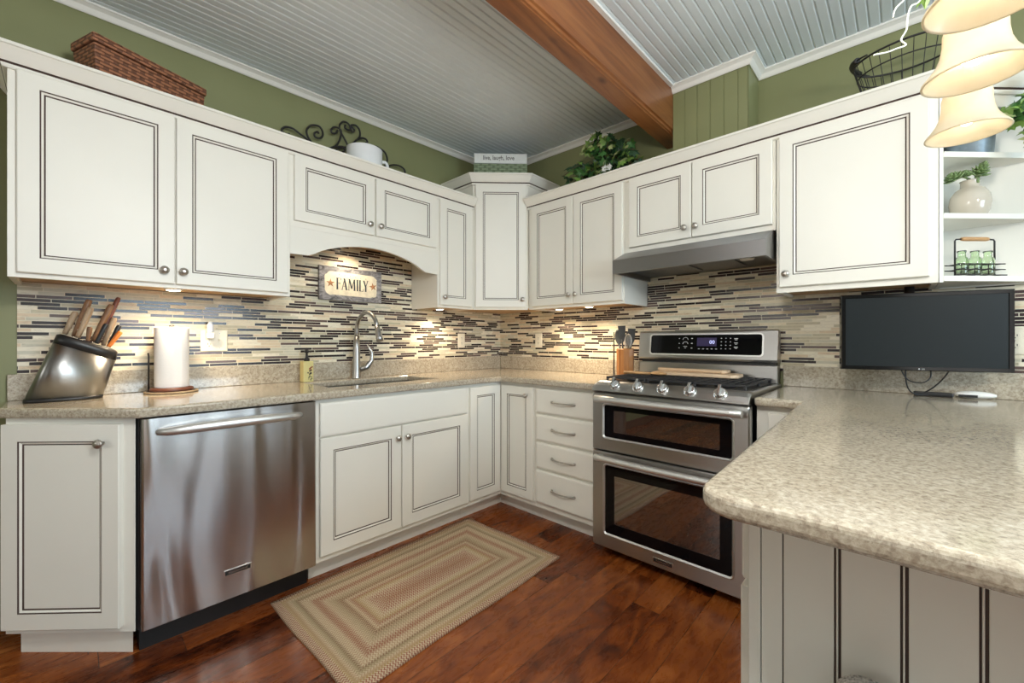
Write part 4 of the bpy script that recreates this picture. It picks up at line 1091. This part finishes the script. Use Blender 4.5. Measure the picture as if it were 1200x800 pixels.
# wrought iron scroll against the wall
t = thing('iron_scroll', 'black wrought iron scroll standing against the green wall', 'wall decor', (.050, 0, 0))
SC = [[(-1.79, 2.368), (-1.803, 2.361), (-1.817, 2.362), (-1.832, 2.37), (-1.829, 2.383), (-1.808, 2.401), (-1.771, 2.405), (-1.734, 2.389), (-1.695, 2.372), (-1.66, 2.340), (-1.60, 2.300)],
[(-1.60, 2.300), (-1.64, 2.330), (-1.669, 2.364), (-1.689, 2.392), (-1.695, 2.423), (-1.679, 2.453), (-1.656, 2.469), (-1.622, 2.475), (-1.602, 2.454), (-1.602, 2.423), (-1.622, 2.402), (-1.646, 2.404), (-1.649, 2.423), (-1.632, 2.438), (-1.623, 2.429)],
[(-1.600, 2.340), (-1.553, 2.366), (-1.517, 2.393), (-1.495, 2.436), (-1.484, 2.483), (-1.488, 2.503), (-1.51, 2.51), (-1.535, 2.5), (-1.549, 2.477), (-1.539, 2.463), (-1.521, 2.47), (-1.506, 2.493)],
[(-1.430, 2.400), (-1.451, 2.437), (-1.473, 2.469), (-1.492, 2.498), (-1.495, 2.529), (-1.473, 2.56), (-1.444, 2.564), (-1.427, 2.548), (-1.425, 2.527), (-1.444, 2.52), (-1.461, 2.528), (-1.457, 2.544)],
[(-1.421, 2.536), (-1.41, 2.518), (-1.396, 2.534), (-1.421, 2.554), (-1.39, 2.569), (-1.363, 2.55), (-1.359, 2.514), (-1.375, 2.482)],
[(-1.43, 2.42), (-1.40, 2.455), (-1.375, 2.482), (-1.343, 2.503), (-1.315, 2.503), (-1.307, 2.487), (-1.32, 2.478)],
[(-1.600, 2.340), (-1.546, 2.369), (-1.503, 2.392), (-1.473, 2.4), (-1.462, 2.379), (-1.475, 2.365)],
[(-1.30, 2.44), (-1.25, 2.478), (-1.212, 2.474), (-1.178, 2.462), (-1.161, 2.428), (-1.165, 2.396), (-1.20, 2.34)],
[(-1.20, 2.34), (-1.161, 2.369), (-1.117, 2.395), (-1.062, 2.404), (-1.026, 2.391), (-1.021, 2.368), (-1.04, 2.356)],
[(-1.68, 2.158), (-1.62, 2.28), (-1.60, 2.30)], [(-1.43, 2.158), (-1.43, 2.42)], [(-1.16, 2.158), (-1.19, 2.30), (-1.20, 2.34)], [(-1.68, 2.157), (-1.16, 2.157)], [(-1.60, 2.30), (-1.43, 2.41), (-1.20, 2.34)]]
def smooth_path(P_, k=5):
    P_ = [Vector(p) for p in P_]; out = []
    for i in range(len(P_)-1):
        p0, p1, p2, p3 = P_[max(0, i-1)], P_[i], P_[i+1], P_[min(len(P_)-1, i+2)]
        for q in range(k):
            u = q/k; out.append(.5*((2*p1) + (p2-p0)*u + (2*p0-5*p1+4*p2-p3)*u*u + (3*p1-p0-3*p2+p3)*u**3))
    out.append(P_[-1]); return out
for s_ in SC: MB().tube(smooth_path([(0, y, z) for y, z in s_]), .0062, 6).build('scroll', 'black_iron', t)
# big white mug
t = thing('large_mug', 'big white mug in front of the iron scroll', 'mug', (.215, -1.412, zt))
pr = [(.088, 0), (.100, .012), (.105, .06), (.106, .187), (.108, .194), (.103, .194), (.101, .18), (.100, .03), (.02, .02)]
MB().lathe(pr, seg=32).build('body', 'white_enamel', t)
MB().tube(smooth_path([(0, .103, .155), (.012, .140, .156), (.014, .150, .115), (.008, .135, .075), (0, .103, .065)]), [.010]*21, 10).build('handle', 'white_enamel', t)
# woven sign box on the corner cabinet
t = thing('sign_box', 'green woven box with white live, laugh, love band on the corner cabinet', 'box', (.401, -.401, 2.3356), D45)
MB().box(-.206, .206, .002, .19, 0, .190).build('woven_body', 'wicker_green', t, bevel=.004)
MB().box(-.203, .203, 0, .192, .1905, .266).build('white_band', 'sign_white', t, bevel=.004)
text_mesh('live, laugh, love', .046, 'lettering', 'grey_ink', t, T((-.014, -.0006, .231)), bold=.0008, sx=.86)

# leaves
LEAF = [(0, 0), (.26, -.16), (.52, .02), (.36, .26), (.50, .56), (.20, .56), (0, 1.0), (-.20, .56), (-.50, .56), (-.36, .26), (-.52, .02), (-.26, -.16)]
def leaf(mb, p, d, nrm, size, mi):
    d = Vector(d).normalized(); nrm = Vector(nrm); x = d.cross(nrm)
    if x.length < 1e-3: x = d.orthogonal()
    x.normalize(); nn = x.cross(d).normalized(); p = Vector(p)
    vs = [p + x*(a*size) + d*(c*size) - nn*(abs(a)*size*.35 + c*c*size*.18) for a, c in LEAF] + [p + d*(.35*size)]
    mb.add(vs, [(i, (i+1) % 12, 12) for i in range(12)], mi)
LM = ['leaf_dark', 'leaf_mid', 'leaf_light', 'leaf_pale']
def rv(): return Vector((R.gauss(0, 1), R.gauss(0, 1), R.gauss(0, 1))).normalized()
t = thing('ivy_plant', 'bushy green ivy on top of the cabinets beside the beam', 'plant', (1.17, -.165, zt))
MB().lathe([(.055, 0), (.075, .10), (.078, .11), (.070, .11), (.065, .09)], seg=18).build('pot', 'wicker_brown', t)
lv = MB(); st = MB()
for i in range(58):
    a = R.uniform(0, 2*PI); ex = R.uniform(.05, 1) 
    end = Vector((R.uniform(-.29, .29), R.uniform(-.125, .09), 0)); end.z = R.uniform(.08, .40) * (1 - .5*(abs(end.x)/.29)**2)
    s0_ = Vector((0, 0, .10)); mid_ = (s0_ + end)/2 + Vector((0, 0, .10)); pts = smooth_path([s0_, mid_, end], 4)
    st.tube(pts, .0018, 5)
    for k in range(8):
        q = pts[R.randrange(2, len(pts))] + rv()*.022
        q.y = min(max(q.y, -.125), .12); q.z = max(q.z, .02)
        d = rv() + Vector((0, -.5, -.35)); s_ = R.uniform(.038, .064)
        mi = R.choices([0, 1, 2, 3], [.36, .34, .20, .10])[0]
        if q.x < -.17 and q.z < .14: mi = R.choice([2, 3, 1])
        leaf(lv, q, d, Vector((R.uniform(-.5, .5), -1, .6)), s_, mi)
lv.build('leaves', LM, t); st.build('vines', 'stem_brown', t)
for i in range(2):
    mb = MB(); q = Vector((.07 + .035*i, -.125, .13)); 
    for k in range(5): leaf(mb, q, (math.cos(k*1.256), -.3, math.sin(k*1.256)), (0, -1, .1), .026, 0)
    mb.build('blossom', 'sign_white', t)
# wire basket
t = thing('wire_basket', 'oval black wire basket with wrapped handles on the right cabinets', 'basket', (2.665, -.165, zt+.001))
def ell(a, bb, z, n=36): return [(a*math.cos(2*PI*i/n), bb*math.sin(2*PI*i/n), z) for i in range(n)]
for a, bb, z, r in ((.182, .135, .262, .0042), (.168, .122, .205, .0028), (.118, .075, .005, .0035)):
    MB().tube(ell(a, bb, z), r, 6, closed=True).build('hoop', 'black_iron', t)
mb = MB()
for i in range(30):
    a = 2*PI*i/30; c, s_ = math.cos(a), math.sin(a)
    mb.tube([(.182*c, .135*s_, .262), (.168*c, .122*s_, .205), (.118*c, .075*s_, .005), (.03*c, .02*s_, .003)], .0015, 5)
mb.build('wires', 'black_iron', t)
for sx in (-1, 1):
    p = [(sx*.186*math.cos(a), .140*math.sin(a), .268 + .016*math.cos(a*1.9)) for a in [(-.80 + .1*q) for q in range(17)]]
    h = MB().tube(p, .0038, 6).build('handle', 'black_iron', t); MB().tube(p[3:14], .0115, 10).build('grip', 'black_plastic', h)

# ------------------------------------------------------------------ things on the end shelves
t = thing('galvanized_pot', 'galvanized metal pot with trailing ivy on the top shelf', 'plant pot', (2.852, -.098, 1.9125))
MB().lathe([(.066, 0), (.068, .003), (.078, .150), (.081, .154), (.076, .156), (.073, .148), (.05, .13)], seg=24).build('pot', 'galvanized', t)
lv = MB(); st = MB()
def trail(pts, ln, size, mw):
    pts = smooth_path(pts, 6); st.tube(pts, .0018, 5)
    for k in range(ln):
        q = pts[R.randrange(2, len(pts))] + rv()*.018
        d = (rv() + Vector((.0, -.5, -.6))).normalized(); s_ = size*R.uniform(.75, 1.2); ok = True
        for p in (q, q + d*s_, q + d*s_*.5):
            inside = p.x - p.y < .175
            if p.y > .02 or p.x < -.03 or (inside and (p.z > .135 or p.z < .04)): ok = False
        if ok: leaf(lv, q, d, Vector((-.3, -1, .3)), s_, R.choices([0, 1, 2, 3], mw)[0])
trail([(.02, -.02, .135), (.05, -.05, .140), (.13, -.12, .145), (.19, -.09, .24), (.21, -.09, .17)], 60, .054, [.12, .38, .38, .12])
trail([(.02, -.02, .13), (.05, -.05, .14), (.12, -.09, .14), (.16, -.09, .06), (.17, -.09, -.01)], 60, .052, [.25, .40, .25, .10])
trail([(.02, -.01, .13), (.06, -.05, .125), (.10, -.08, .12), (.13, -.06, .08)], 9, .042, [.2, .4, .3, .1])
trail([(0, -.02, .13), (.0, -.05, .135), (.01, -.07, .13)], 4, .035, [.3, .4, .2, .1])
lv.build('leaves', LM, t); st.build('vines', 'stem_brown', t)
mb = MB()
for i in range(60):
    q = Vector((.055 + .06*R.random(), -.09 + .03*R.random(), .10 + .045*R.random())); leaf(mb, q, rv(), rv(), .010, 0)
mb.build('small_sprig', 'leaf_mid', t)
t = thing('vase', 'round glazed cream vase holding succulents on the middle shelf', 'vase', (2.853, -.112, 1.6695))
MB().lathe([(.036, 0), (.046, .006), (.058, .030), (.0625, .062), (.058, .094), (.044, .118), (.029, .128), (.028, .152), (.031, .156), (.027, .155), (.025, .125)], seg=32).build('body', 'vase_glaze', t)
def rosette(name, label, loc, tilt, size, tall):
    t = thing(name, label, 'succulent', loc, 0, 'succulents in the cream vase')
    mb = MB(); M = Matrix.Rotation(tilt[0], 4, 'X') @ Matrix.Rotation(tilt[1], 4, 'Y')
    for lay in range(6):
        n = 8 - lay//2
        for i in range(n):
            a = 2*PI*(i + lay*.5)/n; el = .15 + lay*.20; r = size*(1 - lay*.10)
            d = Vector((math.cos(a)*math.cos(el), math.sin(a)*math.cos(el), math.sin(el))); b0 = Vector((0, 0, tall*lay/6))
            up = Vector((-math.cos(a)*math.sin(el), -math.sin(a)*math.sin(el), math.cos(el))); sd = d.cross(up)
            rings = []
            for q, w in ((0, .10), (.35, .22), (.7, .26), (.92, .14), (1, .02)):
                c = b0 + d*(r*q) + up*(r*.18*q*q); rings.append([c + sd*(w*r*math.cos(2*PI*k/6)) + up*(w*r*.35*math.sin(2*PI*k/6)) for k in range(6)])
            mb.loft(rings, M=M)
    mb.build('leaves', 'succulent', t)
    return t, M
t1, _ = rosette('succulent', 'succulent rosette drooping at the left of the vase', (2.808, -.170, 1.826), (.55, -.5), .038, .020)
mb = MB(); mb.tube(smooth_path([(0, 0, 0), (.02, .02, .012), (.044, .044, .004)], 4), .004, 6); mb.build('stem', 'succulent', t1)
t2, _ = rosette('succulent', 'taller succulent sprig leaning right over the vase', (2.872, -.130, 1.838), (.50, .40), .038, .046)
mb = MB(); mb.lathe([(.006, -.03), (.009, .01)], seg=8); mb.build('stem', 'succulent', t2)
t3, _ = rosette('succulent', 'small succulent rosette between the two larger ones', (2.836, -.152, 1.838), (.6, .0), .028, .014)
mb = MB(); mb.tube([(0, 0, 0), (.012, .022, -.01)], .004, 6); mb.build('stem', 'succulent', t3)
# bottle carrier
bc = (2.862, -.164, 1.4226)
t = thing('bottle_carrier', 'wire bottle carrier with wooden handle on the bottom shelf', 'carrier', bc, D45)
mb = MB(); r = .0022
for z, e in ((.004, .105), (.026, .098), (.048, .098)):
    for y in (-.024, .024): mb.tube([(-e, y, z), (e, y, z)], r, 6)
    for x in (-.083, -.028, .028, .083): mb.tube([(x, -.024, z), (x, .024, z)], r*.9, 6)
for y in (-.024, .024):
    for x in (-.028, .028): mb.tube([(x, y, .004), (x, y, .048)], r*.8, 6)
mb.build('wire_frame', 'black_iron', t)
mb = MB(); mb.tube([(-.083, 0, .002), (-.083, 0, .144), (-.078, 0, .150), (-.050, 0, .152)], .003, 8); mb.tube([(.083, 0, .002), (.083, 0, .144), (.078, 0, .150), (.050, 0, .152)], .003, 8); mb.build('bail', 'black_iron', t)
mb = MB(); mb.tube([(-.056, 0, .152), (-.045, 0, .152), (.045, 0, .152), (.056, 0, .152)], [.0065, .0085, .0085, .0065], 10); mb.build('grip', 'tan_wood', t)
cs = math.cos(D45)
for i, lb in ((-1, 'left'), (0, 'middle'), (1, 'right')):
    x = i*.055; loc = (bc[0] + x*cs, bc[1] + x*cs, bc[2] + .0075)
    mb = MB(); pr = [(.012, 0), (.0195, .002), (.0205, .006), (.0205, .058), (.018, .066), (.0125, .072), (.0120, .088), (.0145, .090), (.0145, .096), (.0105, .096), (.0100, .074), (.0185, .056), (.0185, .006), (.002, .004)]
    o = mb.lathe(pr, seg=20).build('glass_bottle', 'green_glass', loc=loc)
    tag(o, 'small green glass bottle, %s one in the wire carrier' % lb, 'bottle', 'green bottles in the carrier')

# ------------------------------------------------------------------ pendants over the peninsula
def pendant(label, x, y, z):
    t = thing('pendant_light', label, 'lamp', (x, y, z), 0, 'alabaster pendant lights over the peninsula')
    pr = [(.0865, 0), (.0850, .004), (.0740, .018), (.0625, .036), (.0545, .058), (.0510, .082), (.0505, .106), (.047, .119), (.037, .127), (.018, .130)]
    mb = MB(); mb.lathe(pr, seg=40, cap=False); o = mb.build('shade', 'shade_glass', t)
    sm = o.modifiers.new('Solid', 'SOLIDIFY'); sm.thickness = .004; sm.offset = -1
    MB().lathe([(.020, .1305), (.022, .134), (.022, .165), (.012, .178), (.005, .182)], seg=18).build('socket_cup', 'pewter', t)
    top = ceil_z((x, y)) - z
    MB().lathe([(.0045, .1825), (.0045, top-.024)], seg=10).build('rod', 'pewter', t)
    MB().lathe([(.012, top-.0235), (.055, top-.016), (.058, top-.002)], seg=24).build('canopy', 'pewter', t)
    MB().lathe([(.011, .122), (.011, .100), (.019, .078), (.024, .055), (.020, .034), (.006, .024)], seg=18).build('bulb', 'bulb_glow', t)
    li = bpy.data.lights.new('pendant_lamp', 'POINT'); li.energy = 2.4; li.color = (1, .90, .74); li.shadow_soft_size = .028
    lo = bpy.data.objects.new('pendant_lamp', li); COL.objects.link(lo); lo.parent = t; lo.location = (0, 0, .012)
    lo.location = (0, 0, .050)
pendant('cream glass pendant light nearest the stove wall', 2.781, -.928, 1.750)
pendant('cream glass pendant light in the middle of the three', 2.765, -1.297, 1.750)
pendant('cream glass pendant light nearest the viewer, cut by the top edge', 2.760, -1.588, 1.750)
# vine tendril hanging from the nearest pendant
t = thing('vine_garland', 'pale curling vine tendril hanging from the nearest pendant', 'vine', (0, 0, 0))
A_ = [(2.754, -1.602, 1.965), (2.735, -1.640, 1.950), (2.712, -1.672, 1.88), (2.687, -1.682, 1.783), (2.671, -1.687, 1.737), (2.659, -1.697, 1.726), (2.6545, -1.702, 1.702), (2.6536, -1.703, 1.687), (2.647, -1.709, 1.670), (2.6527, -1.704, 1.661), (2.6406, -1.7145, 1.655), (2.630, -1.725, 1.649), (2.6136, -1.741, 1.644)]
mb = MB(); mb.tube(smooth_path(A_, 5), .0013, 6); mb.tube(smooth_path([(2.687, -1.682, 1.783), (2.671, -1.688, 1.765), (2.6545, -1.702, 1.7416), (2.6406, -1.7145, 1.723), (2.637, -1.718, 1.707)], 5), .0012, 6); mb.build('hanging_tendrils', 'white_wire', t)
mb = MB(); leaf(mb, (2.680, -1.676, 1.760), (-.2, -.2, -1), (-.5, -.8, .2), .037, 2); leaf(mb, (2.712, -1.680, 1.88), (-.7, -.3, -.5), (0, -1, .3), .05, 1); leaf(mb, (2.728, -1.668, 1.93), (-.1, -.9, -.4), (-.5, -1, .3), .045, 1)
mb.build('leaves', LM, t)

# ------------------------------------------------------------------ rug and stool
t = MB(); nx, ny = 24, 40; V = []; Fs = []
for j in range(ny+1):
    for i in range(nx+1):
        u, v_ = -RX + 2*RX*i/nx, -RY + 2*RY*j/ny
        V.append((u + .004*math.sin(v_*9)*(abs(u)/RX)**4, v_ + .003*math.sin(u*11)*(abs(v_)/RY)**4, .008 + .0012*math.sin(u*17 + v_*13)))
for j in range(ny):
    for i in range(nx): a = j*(nx+1)+i; Fs.append((a, a+1, a+nx+2, a+nx+1))
t.add(V, Fs, 0, True)
bd = [i for i in range(nx+1)] + [j*(nx+1)+nx for j in range(1, ny+1)] + [ny*(nx+1)+i for i in range(nx-1, -1, -1)] + [j*(nx+1) for j in range(ny-1, 0, -1)]
o0 = len(t.v); t.v += [(t.v[i][0], t.v[i][1], .0005) for i in bd]; k = len(bd)
for i in range(k): t.f.append((bd[(i+1) % k], bd[i], o0+i, o0+(i+1) % k)); t.m.append(0); t.smooth.append(False)
o = t.build('braided_rug', 'rug_braid', loc=(.963, -1.462, .0003), rot=(0, 0, math.radians(1.4))); tag(o, 'braided beige, olive and rust rug on the wood floor', 'rug')
t = thing('chair', 'tweed covered chair back, only its rounded top showing before the end panel', 'chair', (2.612, -2.02, .001))
mb = MB(); p = [(-.042, .42), (.042, .42)] + [(.042*math.cos(a*PI/12), .612 + .042*math.sin(a*PI/12)) for a in range(13)]
k = len(p); rings = [[(x*s_, y, .40 + (z-.40)*q) for x, z in p] for y, s_, q in ((.148, .90, .985), (.156, 1, 1), (.182, 1, 1), (.190, .90, .985))]
mb.loft(rings, 0, True, True, False); mb.build('backrest', 'tweed', t, bevel=.004)
MB().prism([(-.20, -.22), (.20, -.22), (.19, .145), (-.19, .145)], .40, .455).build('seat', 'tweed', t, bevel=.012)
for x in (-.17, .17):
    for y in (-.19, .12): MB().tube([(x, y, .3995), (x*1.06, y*1.06, 0)], [.019, .013], 10).build('leg', 'dark_wood_base', t)

# ------------------------------------------------------------------ daylight through the windows, camera, view
def area(name, loc, rot, sx, sy, e, col):
    li = bpy.data.lights.new(name, 'AREA'); li.shape = 'RECTANGLE'; li.size = sx; li.size_y = sy; li.energy = e; li.color = col
    o = bpy.data.objects.new(name, li); COL.objects.link(o); o.location = loc; o.rotation_euler = rot
day = (.66, .85, 1.0)
area('window_daylight', (3.4, YF-.06, 1.22), (PI/2, 0, 0), 1.9, 1.85, 4, (1, .97, .9))
area('window_daylight', (1.1, YF-.06, 1.6), (PI/2, 0, 0), 1.1, 1.1, 12, (1, .97, .9))
area('window_daylight', (XR+.06, YF+1.8, 1.25), (PI/2, 0, PI/2), 1.5, 1.8, 9, (1, .96, .88))
area('window_daylight', (XR+.06, YF+4.1, 1.55), (PI/2, 0, PI/2), 1.5, 1.2, 66, day)
def lamp(name, loc, e, col, r):
    li = bpy.data.lights.new(name, 'POINT'); li.energy = e; li.color = col; li.shadow_soft_size = r
    o = bpy.data.objects.new(name, li); COL.objects.link(o); o.location = loc
lamp('kitchen_fill_light', (2.42, -2.40, 1.98), 50, (1, .97, .91), .12)  # added fill light hanging free without a fixture, brightens cabinets and floor
lamp('dining_fill_light', (4.05, -1.72, 2.10), 34, (1, .93, .80), .12)  # second added fill, no fixture, lifts the ceiling right of the beam
w = bpy.data.worlds.new('World'); S.world = w; w.use_nodes = True
bg = w.node_tree.nodes['Background']; bg.inputs[0].default_value = (.85, .93, 1, 1); bg.inputs[1].default_value = .3
cam = bpy.data.cameras.new('Camera'); co = bpy.data.objects.new('Camera', cam); COL.objects.link(co); S.camera = co
cam.sensor_width = 36; cam.lens = 486.545/1200*36; cam.shift_y = -1/1200; cam.clip_start = .02
co.location = (2.64796, -2.66462, 1.165); co.rotation_euler = (PI/2, 0, math.radians(43.2065))
S.view_settings.view_transform = 'Standard'; S.view_settings.look = 'None'; S.view_settings.gamma = 1; S.view_settings.use_curve_mapping = False
S.view_settings.exposure = 0.29
S.cycles.use_denoising = True
S.cycles.max_bounces = 10; S.cycles.diffuse_bounces = 5; S.cycles.glossy_bounces = 5; S.cycles.transmission_bounces = 8
S.cycles.sample_clamp_indirect = 6; S.cycles.caustics_reflective = False; S.cycles.caustics_refractive = False
